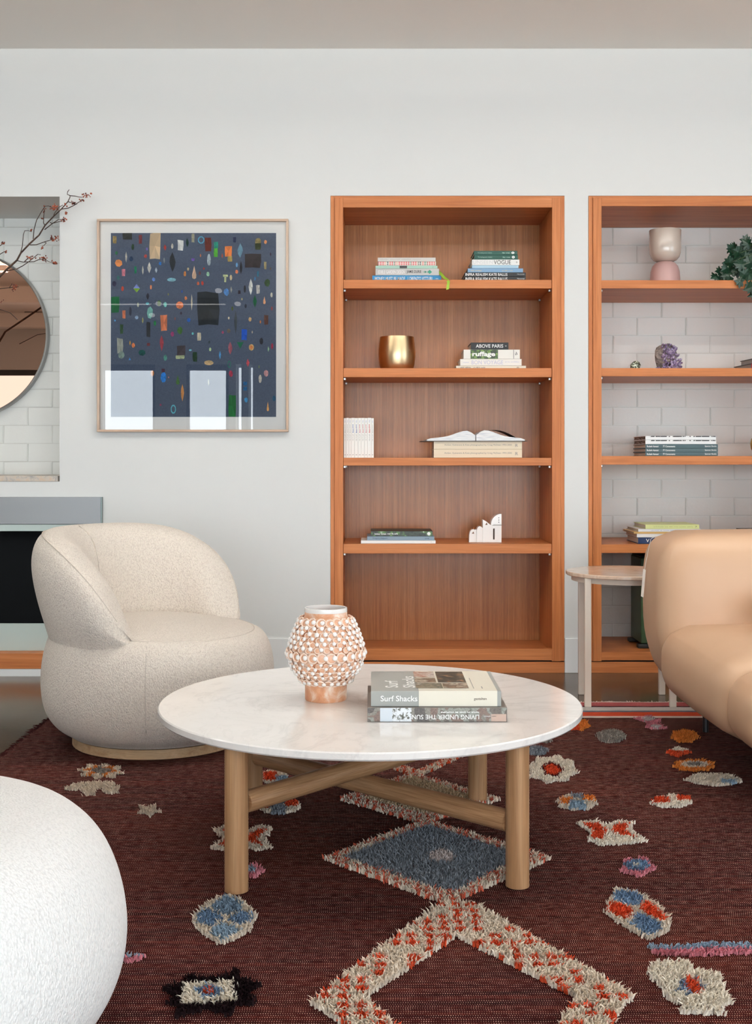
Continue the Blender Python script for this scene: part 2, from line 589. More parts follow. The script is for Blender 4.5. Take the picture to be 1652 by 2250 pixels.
# ------------------------------------------------------------------ bookcases
W_D, W_M, W_L = (174, 101, 53), (195, 120, 68), (210, 137, 85)
M_WX = wood('case_wood_along', W_D, W_M, W_L, 0)
M_WZ = wood('case_wood_upright', W_D, W_M, W_L, 2)
M_VEN = mat('veneer_back', (150, 104, 74), 0.30, spec=0.45)
t = NT(M_VEN)
n1 = t.noise(t.coord((95, 1, 0.9)), 1.0, 3.0, 0.65, 0.0)
n2 = t.noise(t.coord((420, 1, 16)), 1.0, 2.0, 0.6)
n3 = t.noise(t.coord((9, 1, 0.5)), 1.0, 2.0, 0.5)
c1 = t.ramp(n1, [(0.25, (162, 98, 48)), (0.5, (186, 120, 64)), (0.75, (208, 144, 88))])
c2 = t.ramp(n2, [(0.3, (0.72, 0.70, 0.68)), (0.62, (1.0, 1.0, 1.0))])
c3 = t.ramp(n3, [(0.3, (0.86, 0.82, 0.78)), (0.7, (1.0, 1.0, 1.0))])
t.color(t.mix(t.mix(c1, c2, 0.8, 'MULTIPLY'), c3, 0.9, 'MULTIPLY'))
M_SHADOWGAP = mat('dark_gap', (60, 38, 26), 0.8)
M_PIN = mat('shelf_pin', (180, 178, 176), 0.3, metal=1.0)


def bookcase(label, xl, xr, rows, bottom, kick_b, back):
    B = thing('bookcase', label, 'bookcase', ((xl + xr) / 2, WALL_Y, 0), 'timber bookcases let into the wall')
    px = WALL_Y / F
    yf = WALL_Y - .012                 # front of the face frame
    yb = 5.89 if back else BRICK_Y - .002
    sw = 28 * px                       # case edge + stile
    zt = CASE_TOP - .002
    case_b = Z(bottom[1] + 2, WALL_Y)
    e = 9 * px
    for sx, (a, b) in enumerate(((xl + .001, xl + e), (xr - e, xr - .001))):
        MB().box(a, b, WALL_Y - .004, yb, case_b, zt, .001).build('side_panel', M_WZ, B)
    for (a, b) in ((xl + e + .0006, xl + sw), (xr - sw, xr - e - .0006)):
        MB().box(a, b, yf, yf + .05, case_b, zt - 5 * px, .0012).build('stile', M_WZ, B)
    # inner sides
    for (a, b) in ((xl + e, xl + sw - .001), (xr - sw + .001, xr - e)):
        MB().box(a, b, yf + .05, yb, case_b, zt - .02, 0).build('inner_side', M_WZ, B)
    ztr = Z(457 if back else 454, WALL_Y)
    MB().box(xl + sw, xr - sw, yf + .0006, yf + .03, ztr, zt - 5 * px, .0012).build('top_rail', M_WX, B)
    MB().box(xl + e, xr - e, WALL_Y - .004, yb, zt - 5 * px + .0006, zt, .001).build('top_board', M_WX, B)
    MB().box(xl + sw, xr - sw, yf + .03, yb, ztr + .0005, zt - 5 * px, 0).build('top_panel', M_WX, B)
    if back:
        MB().box(xl + e, xr - e, yb, yb + .012, 0.02, zt).build('back_panel', M_VEN, B)
    zb0, zb1 = Z(bottom[1], WALL_Y), Z(bottom[0], WALL_Y)
    MB().box(xl + sw, xr - sw, yf + .0006, yf + .03, zb0, zb1, .0012).build('bottom_rail', M_WX, B)
    MB().box(xl + sw, xr - sw, yf + .03, yb, zb0, zb1 - (.022 if back else .004)).build('bottom_board', M_WX, B)
    MB().box(xl + .001, xr - .001, WALL_Y - .008, WALL_Y + .02, 0.0, case_b - .004, .001).build('kickboard', M_WX, B)
    MB().box(xl + .004, xr - .004, WALL_Y + .004, WALL_Y + .03, case_b - .004, case_b).build('shadow_gap', M_SHADOWGAP, B)
    for (a, b) in rows:
        z1, z0 = Z(a, WALL_Y), Z(b, WALL_Y)
        sh = MB().box(xl + sw + .0008, xr - sw - .0008, WALL_Y - .004, yb - .002, z0, z1, .0012).build('shelf', M_WX, B)
        for xx in (xl + sw + .006, xr - sw - .006):
            for yy in (WALL_Y + .03, yb - .05):
                MB().box(xx - .0055, xx + .0055, yy - .006, yy + .006, z0 - .012, z0 - .0005, .002).build('shelf_pin', M_PIN, sh)
    return B


ROWS1 = [(615, 634), (809, 829), (1006, 1023), (1195, 1216)]
ROWS2 = [(616, 634), (809, 827), (1002, 1021), (1196, 1215)]
bookcase('warm timber bookcase with a veneered timber back and four shelves', C1L, C1R, ROWS1, (1425, 1450), 1478, True)
bookcase('warm timber bookcase open to the white brick, behind the sofa', C2L, C2R, ROWS2, (1432, 1450), 1476, False)
S1 = [Z(a, WALL_Y) + .0006 for a, b in ROWS1]
S2 = [Z(a, WALL_Y) + .0006 for a, b in ROWS2]

# ------------------------------------------------------------------ books
M_PAGES = mat('book_pages', (226, 220, 208), 0.85, spec=0.1)
t = NT(M_PAGES); t.color(t.ramp(t.noise(t.coord((1, 1, 700)), 1.0, 1.0), [(0.35, (196, 188, 176)), (0.6, (232, 227, 216))]))


def paint(c, rough=0.42):
    key = 'cover_%02x%02x%02x_%d' % (c[0], c[1], c[2], int(rough * 100))
    return mat(key, c, rough, spec=0.4)


INK_W = mat('ink_white', (246, 246, 244), 0.5)
INK_K = mat('ink_black', (24, 24, 26), 0.5)
INK_G = mat('ink_grey', (128, 126, 124), 0.5)
INK_LB = mat('ink_pale_lilac', (196, 198, 220), 0.5)


def book(label, x0, x1, yspine, depth, z0, z1, cover, cat='book', spine=None, group=None, rot=0.0, board=.0022, inset=.004, pages=None, texts=()):
    """lying book, spine towards -Y. texts: (string, u0, u1, v0, v1, material, bold)"""
    B = thing('book', label, cat, ((x0 + x1) / 2, yspine + depth / 2, z0), group)
    cx, cy = (x0 + x1) / 2, yspine + depth / 2
    f = rot_about(cx, cy, rot)
    bd = min(board, (z1 - z0) * .16)
    cm = paint(cover)
    m = MB()
    sp = .003
    prof = [(yspine, z0 + .0008), (yspine, z1 - .0008), (yspine + .0012, z1), (yspine + depth, z1), (yspine + depth, z1 - bd), (yspine + sp, z1 - bd),
            (yspine + sp, z0 + bd), (yspine + depth, z0 + bd), (yspine + depth, z0), (yspine + .0012, z0)]
    n = len(prof)
    m._add([(x0, y, z) for y, z in prof] + [(x1, y, z) for y, z in prof],
           [(i, (i + 1) % n, (i + 1) % n + n, i + n) for i in range(n)])
    for off, x in ((0, x0), (n, x1)):
        q = lambda *a: tuple(i + off for i in a)
        m.f += []
        m._add([], [])
        base = len(m.v) - 2 * n
        m.f += [tuple(base + i for i in q(3, 4, 5, 2)), tuple(base + i for i in q(2, 5, 6, 9, 0, 1)), tuple(base + i for i in q(9, 6, 7, 8))]
        m.mi += [0, 0, 0]
    m.xform(f)
    m.build('cover', cm, B)
    MB().box(x0 + inset, x1 - inset, yspine + sp, yspine + depth - inset, z0 + bd + .0001, z1 - bd - .0001).xform(f).build('pages', pages or M_PAGES, B)
    h = z1 - z0; wd = x1 - x0
    ux = f((1, 0, 0)) - f((0, 0, 0))
    for tx in texts:
        s_, u0, u1, v0, v1, mm = tx[:6]
        bold = tx[6] if len(tx) > 6 else 0.0
        o = f((x0 + u0 * wd, yspine, z0 + v0 * h))
        text_part(s_, o, ux, (0, 0, 1), (u1 - u0) * wd, (v1 - v0) * h, mm, B, bold=bold)
    return B


def band(parent, x0, x1, y, z0, z1, m, name='printed_band', push=.0003):
    mb = MB()
    mb._add([(x0, y - push, z0), (x1, y - push, z0), (x1, y - push, z1), (x0, y - push, z1)], [(0, 1, 2, 3)])
    return mb.build(name, m, parent)


def gingham_mat():
    m = mat('gingham_print', (235, 225, 220), 0.5)
    t = NT(m)
    v = t.coord()
    sx = t.add('ShaderNodeSeparateXYZ'); t.link(v, sx.inputs[0])
    a = t.math('GREATER_THAN', t.math('FRACT', t.math('MULTIPLY', sx.outputs[0], 90.0)), 0.5)
    b = t.math('GREATER_THAN', t.math('FRACT', t.math('MULTIPLY', sx.outputs[2], 110.0)), 0.5)
    ab = t.math('MULTIPLY', t.math('ADD', a, b), 0.5)
    hue = t.ramp(t.noise(t.coord((26, 0, 0)), 1.0, 1.0), [(0.34, (70, 120, 100)), (0.42, (212, 70, 80)), (0.55, (220, 200, 170)), (0.62, (46, 50, 62))], 'CONSTANT')
    t.color(t.mix((244, 238, 230), hue, ab))
    return m


def foliage_mat(name, pal, sc):
    m = mat(name, pal[0], 0.4)
    t = NT(m)
    n = t.noise(t.coord(), sc, 3.0, 0.6)
    k = len(pal)
    t.color(t.ramp(n, [(0.28 + 0.44 * i / (k - 1), c) for i, c in enumerate(pal)]))
    return m


def stack(Y, zbase, rows, depth, group):
    """rows from the bottom: (pxL, pxR, pyTop, label, colour, texts)"""
    out = []; z0 = zbase
    for r in rows:
        z1 = Z(r[2], Y)
        dd = depth * r[6] if len(r) > 6 else depth
        b = book(r[3], X(r[0], Y), X(r[1], Y), Y, dd, z0, z1 - .0003, r[4], group=group, texts=r[5])
        out.append((b, X(r[0], Y), X(r[1], Y), Y, z0, z1 - .0003))
        z0 = z1 + .0002
    return out


G1 = 'books lying on the top shelf of the veneered bookcase'
s = stack(5.57, S1[0], [
    (818, 969, 605, 'bright blue book at the bottom of the top-shelf left stack', (34, 132, 186), [('MONEY MUST BE MADE   LORENZO VITTURI', .035, .87, .30, .80, INK_W, .004), ('-', .92, .96, .5, .56, INK_W)]),
    (825, 964.5, 590, 'grey spined gardening book second from the bottom of the top-shelf left stack', (196, 196, 194), [('EDIBLE GARDEN DESIGN', .04, .46, .25, .75, INK_W, .01), ('JAMIE DURIE', .49, .72, .22, .76, INK_K, .01)]),
    (825, 961, 583.7, 'thin mint green book in the middle of the top-shelf left stack', (170, 208, 192), [('o', .92, .935, .3, .6, INK_G)]),
    (830.6, 957.6, 574.5, 'red and cream gingham patterned book in the top-shelf left stack', (238, 230, 222), []),
    (830, 957, 565.8, 'pale grey book on top of the top-shelf left stack', (214, 211, 205), [('~6,7,7,6', .04, .75, .35, .68, mat('ink_light', (196, 192, 186), .5))]),
], .20, G1)
B, x0, x1, yy, za, zb = s[3]
band(B, x0 + .001, x1 - .001, yy, za + .0008, zb - .0008, gingham_mat(), 'gingham_print')
B, x0, x1, yy, za, zb = s[2]
band(B, x0 + .115, x0 + .150, yy, za + .001, zb - .0005, mat('ink_char', (58, 58, 58), .5), 'printed_photo')
B, x0, x1, yy, za, zb = s[1]
mm = MB(); cx = X(944, yy); cz = (za + zb) / 2
mm._add([(cx - .011, yy - .0004, cz), (cx, yy - .0004, cz - .010), (cx + .011, yy - .0004, cz), (cx, yy - .0004, cz + .010)], [(0, 1, 2, 3)])
mm._add([(cx - .032, yy - .0004, cz - .001), (cx - .01, yy - .0004, cz - .001), (cx - .01, yy - .0004, cz + .001), (cx - .032, yy - .0004, cz + .001)], [(0, 1, 2, 3)])
mm._add([(cx - .024, yy - .0004, cz - .006), (cx - .015, yy - .0004, cz), (cx - .024, yy - .0004, cz + .006)], [(0, 1, 2)])
mm.build('printed_leaf', mat('ink_green', (30, 138, 110), .5), B)
# green ribbon marker hanging from the grey book over the shelf edge
M_RIB = mat('green_ribbon', (160, 200, 60), 0.55)
rp = [P(963, 596, 5.60), P(969, 602, 5.56), P(976, 610, 5.52), P(982, 614, 5.486), P(985.5, 620, 5.474), P(984, 628, 5.472), P(983.5, 636, 5.474)]
mm = MB()
wv = Vector((.0065, -.001, .002))
mm._add([p - wv for p in rp] + [p + wv for p in rp], [(i, i + 1, i + 8, i + 7) for i in range(6)])
mm.build('ribbon_marker', M_RIB, B, 60)

s = stack(5.57, S1[0], [
    (1021, 1155, 607.5, 'black book with white lettering at the very bottom of the top-shelf right stack', (26, 27, 30), [('INFRA REALISM KATE BALLIS', .012, .70, .28, .86, INK_W, .012), ('Manuscript', .86, .98, .5, .75, INK_W)]),
    (1021, 1155, 598.7, 'black book with white lettering second from the bottom of the top-shelf right stack', (26, 27, 30), [('INFRA REALISM KATE BALLIS', .012, .70, .14, .86, INK_W, .012), ('Manuscript', .86, .98, .4, .7, INK_W)]),
    (1027.7, 1149, 589.5, 'mid blue book in the top-shelf right stack', (126, 164, 198), [('~5,9', .05, .25, .3, .6, mat('ink_sand', (196, 190, 160), .5)), ('~3,6,2,5', .62, .82, .3, .6, mat('ink_sand', (196, 190, 160), .5))]),
    (1037, 1139, 582.6, 'pale sky blue book under the white magazine book', (176, 210, 230), []),
    (1037, 1141, 570, 'white book with large black serif lettering in the top-shelf right stack', (244, 245, 242), [('UNSEEN', .02, .44, .2, .84, mat('ink_faint', (222, 222, 224), .5)), ('VOGUE', .46, .82, .14, .88, INK_K, .0), ('o', .93, .96, .35, .65, INK_K)]),
    (1042, 1137.7, 560, 'dark green book second from the top of the top-shelf right stack', (18, 78, 66), [('The healing power of plants', .08, .41, .3, .65, mat('ink_mint', (170, 200, 188), .5)), ('~4,5', .65, .82, .35, .6, mat('ink_mint', (170, 200, 188), .5)), ('o', .86, .93, .2, .8, INK_W, .06)]),
    (1041.5, 1136.7, 551, 'dark green book on top of the top-shelf right stack', (18, 78, 66), [('The healing power of plants', .08, .41, .3, .65, mat('ink_mint', (170, 200, 188), .5)), ('~4,5', .65, .82, .35, .6, mat('ink_mint', (170, 200, 188), .5)), ('o', .86, .93, .2, .8, INK_W, .06)]),
], .20, G1)

G2 = 'books lying on the second shelf of the veneered bookcase'
s = stack(5.56, S1[1], [
    (1002, 1155.4, 803.5, 'thin cream book at the bottom of the second-shelf stack', (232, 226, 208), [('~6,9', .06, .21, .35, .7, INK_G), ('~2,5,2,7', .25, .42, .35, .7, INK_G), ('m', .87, .9, .3, .7, INK_K)]),
    (1011, 1145.8, 788.7, 'thick white book with pale lilac serif lettering, second shelf', (240, 238, 230), [('BON VOYAGE', .185, .70, .2, .8, INK_LB), ('~8', .045, .14, .42, .55, INK_LB), ('~2,3,10', .73, .96, .5, .62, INK_LB)]),
    (1018.5, 1142, 768, 'white cookbook with a leafy dark green band, second shelf', (240, 238, 230), []),
    (1034.6, 1117, 752.5, 'small black book on top of the second-shelf stack', (16, 16, 18), [('ABOVE PARIS', .13, .86, .25, .75, INK_W, .01), ('*', .91, .95, .4, .6, INK_W)]),
], .19, G2)
B, x0, x1, yy, za, zb = s[2]
h = zb - za
band(B, X(1033.5, yy), X(1094, yy), yy, za + .0008, zb - .0008, foliage_mat('leafy_print', [(18, 26, 16), (30, 46, 24), (86, 124, 50), (168, 190, 110)], 90.0), 'printed_photo')
text_part('ruffage', (X(1037.5, yy), yy - .0004, za + h * .14), (1, 0, 0), (0, 0, 1), X(1088, yy) - X(1037.5, yy), h * .64, INK_W, B, bold=.035)
band(B, X(1127.8, yy), X(1128.8, yy), yy, za + .0008, zb - .0008, INK_K, 'printed_line')
text_part('~2', (X(1133, yy), yy - .0004, za + h * .3), (1, 0, .4), (-.4, 0, 1), .012, h * .4, INK_G, B)

# brass pot
M_BRASS = mat('brushed_brass', (214, 188, 148), 0.3, metal=1.0)
t = NT(M_BRASS); nn = t.noise(t.coord((6, 6, 400)), 1.0, 2.0)
t.bump(nn, 0.12, 0.0006)
py_ = 5.70; pc = Vector((X(872, py_), py_, S1[1]))
hh = Z(741, py_) - S1[1]
rm = 40.6 * py_ / F
prof = [(0, .0), (rm * .78, .0), (rm * .86, .006), (rm * .95, hh * .2), (rm, hh * .45), (rm * .995, hh * .6), (rm * .95, hh * .85), (rm * .925, hh * .96), (rm * .915, hh),
        (rm * .895, hh), (rm * .91, hh * .9), (rm * .96, hh * .5), (rm * .8, .012), (0, .010)]
o = MB().lathe(prof, n=64).build('brass_pot', M_BRASS, None, 50); o.location = pc
tag(o, 'round brushed brass pot on the second shelf beside the cookbooks', 'pot')

# ten slim white volumes standing upright on the third shelf
edges = [57, 77, 98, 119, 146, 175, 202, 228, 253, 283, 305]
Yw = 5.52
zt_ = Z(918, Yw)
inks = [(190, 186, 178)] * 3 + [(80, 104, 160)] * 2 + [(196, 110, 120)] * 3 + [(206, 92, 84), (190, 186, 178)]
ordn = ['first', 'second', 'third', 'fourth', 'fifth', 'sixth', 'seventh', 'eighth', 'ninth', 'tenth']
for i in range(10):
    a, b = X(740 + edges[i] / 3.7545, Yw) + .0004, X(740 + edges[i + 1] / 3.7545, Yw) - .0002
    if i == 0: a = max(a, C1L + 28 * WALL_Y / F + .0012)
    B = thing('book', 'slim white upright volume, %s from the left on the third shelf' % ordn[i], 'book', ((a + b) / 2, Yw, S1[2]), 'slim white volumes on the third shelf')
    zz = zt_ - rng.uniform(0, .002)
    m = MB(); c = paint((244, 242, 236)); dp = .15
    m.box(a, a + .001, Yw + .001, Yw + dp, S1[2], zz); m.box(b - .001, b, Yw + .001, Yw + dp, S1[2], zz); m.box(a, b, Yw, Yw + .001, S1[2], zz)
    m.build('cover', c, B)
    MB().box(a + .0011, b - .0011, Yw + .0012, Yw + dp - .003, S1[2] + .001, zz - .0015).build('pages', M_PAGES, B)
    ink = mat('ink_vol_%d' % i, inks[i], 0.5)
    wdt = b - a; H_ = zz - S1[2]
    ox = a + wdt * .36
    for (s_, v0, v1, q) in (('~6', .88, .94, INK_LB), ('~7', .62, .84, ink), ('~5,2,5', .42, .60, mat('ink_light', (196, 192, 186), .5))):
        text_part(s_, (ox, Yw, S1[2] + H_ * v1), (0, 0, -1), (1, 0, 0), H_ * (v1 - v0), wdt * .34, q, B)
    text_part('~2', (a + wdt * .3, Yw, S1[2] + H_ * .06), (1, 0, 0), (0, 0, 1), wdt * .4, H_ * .022, INK_K, B)

# two cream volumes with the open book on them
Yc = 5.53
s = stack(Yc, S1[2], [
    (953, 1146.7, 987.0, 'thick cream book directly on the third shelf under another cream book', (228, 214, 188), [('Amber, Guinevere & Kate photographed by Craig McDean 1993-2005', .12, .885, .40, .66, INK_G), ('R', .925, .955, .30, .66, INK_G)]),
    (953, 1146.7, 969.8, 'thick cream book lying beneath the open book on the third shelf', (228, 214, 188), [('Amber, Guinevere & Kate photographed by Craig McDean 1993-2005', .12, .885, .40, .66, INK_G), ('R', .925, .955, .30, .66, INK_G)]),
], .24, 'thick cream books on the third shelf')
zo = s[1][5] + .0004
M_PAPER = mat('open_pages', (240, 241, 242), 0.6)
t = NT(M_PAPER); t.color(t.ramp(t.noise(t.coord((20, 1, 400)), 1.0, 2.0), [(0.3, (206, 210, 218)), (0.55, (244, 244, 243))]))
xs_ = X(1045, Yc)
OB = thing('open_book', 'open book with fanned white pages lying on two cream books', 'book', (xs_, Yc + .12, zo))
MB().box(X(925.5, Yc), X(1158, Yc), Yc - .012, Yc + .225, zo, zo + .0025).build('cover', paint((64, 50, 42)), OB)
for sgn in (-1, 1):
    poly = []
    L = (X(1045, Yc) - X(938, Yc)) if sgn < 0 else (X(1152, Yc) - X(1045, Yc))
    top = []
    for i in range(13):
        u = i / 12
        zz = .026 * (1 - u) ** 1.1 * min(1, .3 + u * 5) + .020 * math.exp(-((u - .22) / .25) ** 2) + .011
        if sgn > 0: zz *= 1.05
        if u > .97: zz = .006
        top.append((xs_ + sgn * (.002 + u * L), zo + .0027 + zz * .92))
    poly = [(xs_ + sgn * .002, zo + .0027)] + top + [(xs_ + sgn * (L + .001), zo + .0027)]
    MB().prism(poly, Yc - .006, Yc + .215).build('page_block', M_PAPER, OB)
    if sgn > 0:     # lifted leaf with a dark photograph
        m = MB(); pts = []
        for i in range(11):
            u = i / 10
            pts.append((xs_ + .003 + u * L * .82, zo + .0027 + .050 * math.sin(PI * min(1, u * .92 + .04)) ** .8 * (1 - .25 * u) + .006))
        m._add([(x, Yc - .003, z) for x, z in pts] + [(x, Yc + .21, z + .004) for x, z in pts], [(i, i + 1, i + 12, i + 11) for i in range(10)])
        m._add([(x, Yc - .003, z + .0006) for x, z in pts] + [(x, Yc + .21, z + .0046) for x, z in pts], [(i, i + 1, i + 12, i + 11) for i in range(10)])
        m.build('lifted_leaf', mat('dark_photo', (34, 26, 26), .4), OB, 60)

# fourth shelf: three books and a white ceramic sculpture
s = stack(5.495, S1[3], [
    (793, 957, 1187.5, 'plain white book at the bottom of the fourth-shelf stack', (246, 246, 243), [('o', .93, .95, .4, .6, mat('ink_sand', (220, 206, 190), .5))]),
    (806.6, 954, 1178.4, 'grey blue book in the middle of the fourth-shelf stack', (134, 154, 170), [('Gregory Halpern', .08, .30, .28, .72, mat('ink_navy', (52, 66, 92), .5), .01), ('~4', .86, .92, .35, .6, mat('ink_navy', (52, 66, 92), .5))]),
    (814.6, 950.4, 1167, 'dark leafy printed book on top of the fourth-shelf stack', (36, 40, 36), []),
], .21, 'books on the fourth shelf of the veneered bookcase')
B, x0, x1, yy, za, zb = s[2]
band(B, x0 + .001, x1 - .001, yy, za + .0008, zb - .0008, foliage_mat('leafy_print_dark', [(26, 28, 26), (40, 46, 42), (60, 70, 58), (96, 140, 70), (214, 220, 216)], 42.0), 'printed_photo')
text_part('Indoor Green', (x0 + .018, yy - .0006, za + (zb - za) * .3), (1, 0, 0), (0, 0, 1), .055, (zb - za) * .36, INK_W, B, bold=.02)
text_part('~6,4,6', (x0 + .077, yy - .0006, za + (zb - za) * .34), (1, 0, 0), (0, 0, 1), .05, (zb - za) * .3, INK_W, B)
mm = MB(); cx = X(942, yy); cz = (za + zb) / 2
mm._add([(cx + .008 * math.cos(2 * PI * i / 16), yy - .0008, cz + .008 * math.sin(2 * PI * i / 16)) for i in range(16)], [tuple(range(16))])
mm.build('printed_roundel', INK_W, B)

M_CER = mat('white_glaze', (226, 219, 212), 0.2, spec=0.6, coat=0.4)
Yk = 5.60; zk = S1[3]
def kp(zx, zy):   # crop pixels (origin 740,1120, x3.7545) to x, z
    px, py = 740 + zx / 3.7545, 1120 + zy / 3.7545
    return (X(px, Yk), zk + (Z(py, Yk) - Z(1120 + 272 / 3.7545, Yk)))
def arc(cx, cy, rx, ry, a0, a1, n=12):
    return [kp(cx + rx * math.cos(math.radians(a0 + (a1 - a0) * i / n)), cy - ry * math.sin(math.radians(a0 + (a1 - a0) * i / n))) for i in range(n + 1)]
SCULPT = thing('ceramic_sculpture', 'white glazed ceramic sculpture of stepped arches on the fourth shelf', 'sculpture', (X(1065, Yk), Yk, zk))
m = MB()
m.prism([kp(1087, 272)] + [kp(1090, 210)] + arc(1122, 205, 30, 40, 170, 60, 8) + [kp(1148, 165), kp(1150, 272)], Yk - .020, Yk + .020)
m.prism([kp(1150, 272)] + arc(1176, 178, 26, 38, 178, 40, 8) + [kp(1200, 150), kp(1200, 272)], Yk - .025, Yk + .025)
m.build('small_arch', M_CER, SCULPT, 40)
body = MB()
# tall block with slot: built from pieces around the slot
body.prism([kp(1199, 272), kp(1199, 84), kp(1222, 96), kp(1262, 128), kp(1283, 135), kp(1283, 272)], Yk - .03, Yk + .03)
body.prism([kp(1283, 272), kp(1283, 248), kp(1296, 248), kp(1296, 272)], Yk - .03, Yk + .03)
body.prism([kp(1283, 158), kp(1283, 128), kp(1296, 128), kp(1296, 158)], Yk - .03, Yk + .03)
body.prism([kp(1296, 272), kp(1296, 128), kp(1352, 128), kp(1352, 272)], Yk - .03, Yk + .03)
body.prism([kp(1264, 132)] + arc(1352, 124, 86, 86, 172, 90, 10) + [kp(1352, 132)], Yk - .03, Yk + .03)
body.build('tower', M_CER, SCULPT, 30)
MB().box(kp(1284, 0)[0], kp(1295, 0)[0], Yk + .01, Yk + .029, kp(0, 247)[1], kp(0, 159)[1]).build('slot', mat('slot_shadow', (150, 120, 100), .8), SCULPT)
for zy in (70, 88, 106):
    c = kp(1330, zy)
    MB().tube([(c[0], Yk - .0304, c[1]), (c[0], Yk - .02, c[1])], .0024, 10).build('round_hole', mat('hole_dark', (70, 60, 55), .8), SCULPT)
for (zx, zy, w_, h_) in ((1120, 192, 10, 9), (1228, 118, 10, 10)):
    a = kp(zx - w_, zy + h_); b = kp(zx + w_, zy + h_); c = kp(zx + w_ * .3, zy - h_)
    yy = Yk - (.0206 if zx < 1200 else .0306)
    MB().prism([a, b, c], yy, yy + .01).build('leaf_hole', mat('hole_brown', (120, 84, 60), .8), SCULPT)

# ------------------------------------------------------------------ contents of the brick-backed bookcase
M_PINKC = mat('pink_ceramic', (200, 164, 159), 0.35, spec=0.5)
M_BONEC = mat('bone_ceramic', (206, 194, 182), 0.18, spec=0.6, coat=0.5)
Yv = 5.70
vc = Vector((X(1461, Yv), Yv, S2[0]))
VS = thing('two_tone_vase', 'hourglass vase with a bone cup on a pink dome, top shelf before brick', 'vase', vc)
h1 = Z(576, Yv) - S2[0]; h2 = Z(506, Yv) - S2[0]
r1 = 32.3 * Yv / F; r2 = 34.6 * Yv / F
MB().lathe([(0, 0), (r1, 0), (r1, h1 * .35), (r1 * .97, h1 * .6), (r1 * .86, h1 * .82), (r1 * .68, h1 * .95), (r1 * .5, h1), (0, h1)], vc, 56).build('pink_base', M_PINKC, VS, 60)
hc = h2 - h1
MB().lathe([(0, h1 + .0005), (r2 * .5, h1 + .0005), (r2 * .72, h1 + hc * .05), (r2 * .89, h1 + hc * .15), (r2 * .975, h1 + hc * .28), (r2, h1 + hc * .42), (r2, h2 - .003), (r2 * .98, h2), (r2 * .94, h2 - .003), (r2 * .92, h1 + hc * .4), (0, h1 + hc * .2)], vc, 56).build('bone_cup', M_BONEC, VS, 60)

# minerals on the second shelf
def rock(name, label, cat, c, sx, sy, sz, m, seed, sub=3, shape=None, cat_parts=None):
    r_ = random.Random(seed)
    bm = bmesh.new(); bmesh.ops.create_icosphere(bm, subdivisions=sub, radius=1.0)
    dirs = [(Vector((r_.gauss(0, 1), r_.gauss(0, 1), r_.gauss(0, 1))).normalized(), r_.uniform(.62, .92)) for _ in range(26)]
    for v in bm.verts:
        p = v.co.copy()
        for d, l in dirs:
            k = p.dot(d)
            if k > l: p -= d * (k - l)
        v.co = p
    zmin = min(v.co.z for v in bm.verts); zmax = max(v.co.z for v in bm.verts)
    mb = MB()
    bm.verts.index_update()
    vs = []
    for v in bm.verts:
        q = Vector((v.co.x * sx, v.co.y * sy, (v.co.z - zmin) / (zmax - zmin) * sz))
        if shape: q = shape(q)
        vs.append(Vector(c) + q)
    mb._add(vs, [tuple(q.index for q in f.verts) for f in bm.faces]); bm.free()
    return mb


M_ROCK = mat('grey_rock', (112, 100, 96), 0.8)
t = NT(M_ROCK); nn = t.noise(t.coord(), 90, 4); t.color(t.ramp(nn, [(0.3, (74, 66, 62)), (0.7, (150, 138, 132))])); t.bump(nn, .6, .004)
M_AMETH = mat('amethyst_crystal', (134, 108, 156), 0.12, spec=0.7, coat=0.6)
t = NT(M_AMETH); t.color(t.ramp(t.noise(t.coord(), 70, 3), [(0.3, (112, 92, 130)), (0.55, (160, 142, 174)), (0.72, (216, 208, 222))]))
Ya = 5.64
ac = Vector((X(1463, Ya), Ya, S2[1]))
ah = Z(752.5, Ya) - S2[1]; aw = 40.0 * Ya / F
AM = thing('amethyst_geode', 'purple amethyst geode with grey rind on the second shelf before brick', 'mineral', ac)
sh = lambda q: Vector((q.x * (1 - .55 * max(0, q.z / ah) ** 1.3) + .004 * q.z / ah * 1, q.y, q.z))
rock('', '', '', ac + Vector((-.004, .012, 0)), aw * 1.02, .05, ah * .96, M_ROCK, 3, shape=sh).build('rind', M_ROCK, AM)
cr = MB(); r_ = random.Random(11)
for k in range(150):
    u, v_ = r_.uniform(-.62, .98), r_.uniform(.02, .96)
    lim = 1 - .6 * v_ ** 1.3
    if abs(u) > lim + .04 or (u < -.35 + .5 * v_ * .5 and v_ > .1 and u < -.3): continue
    base = ac + Vector((u * aw * .95, -.034 + .03 * u * u + r_.uniform(0, .008), v_ * ah * .97))
    d = Vector((u * .6 + r_.uniform(-.4, .4), -1, .3 + r_.uniform(-.4, .6))).normalized()
    L_, R_ = r_.uniform(.008, .016), r_.uniform(.004, .0075)
    base.z = max(base.z, ac.z + R_ + .006); d.z = max(d.z, 0.0)
    cr.tube([base - d * .012, base, base + d * L_ * .55], [R_, R_, .0006], 6, False)
cr.build('crystals', M_AMETH, AM)['kind'] = 'stuff'
M_PYR = mat('pyrite', (150, 144, 116), 0.3, metal=0.7)
t = NT(M_PYR); t.color(t.ramp(t.noise(t.coord(), 160, 2), [(0.4, (52, 46, 40)), (0.55, (130, 132, 110)), (0.65, (214, 218, 200))]))
pm = rock('', '', '', (0, 0, 0), .030, .024, Z(793, Ya) - S2[1], M_PYR, 9, 2)
o = pm.build('pyrite_stone', M_PYR); o.location = (X(1396, Ya), Ya, S2[1] - .0003)
tag(o, 'small glinting pyrite stone left of the amethyst geode', 'mineral')

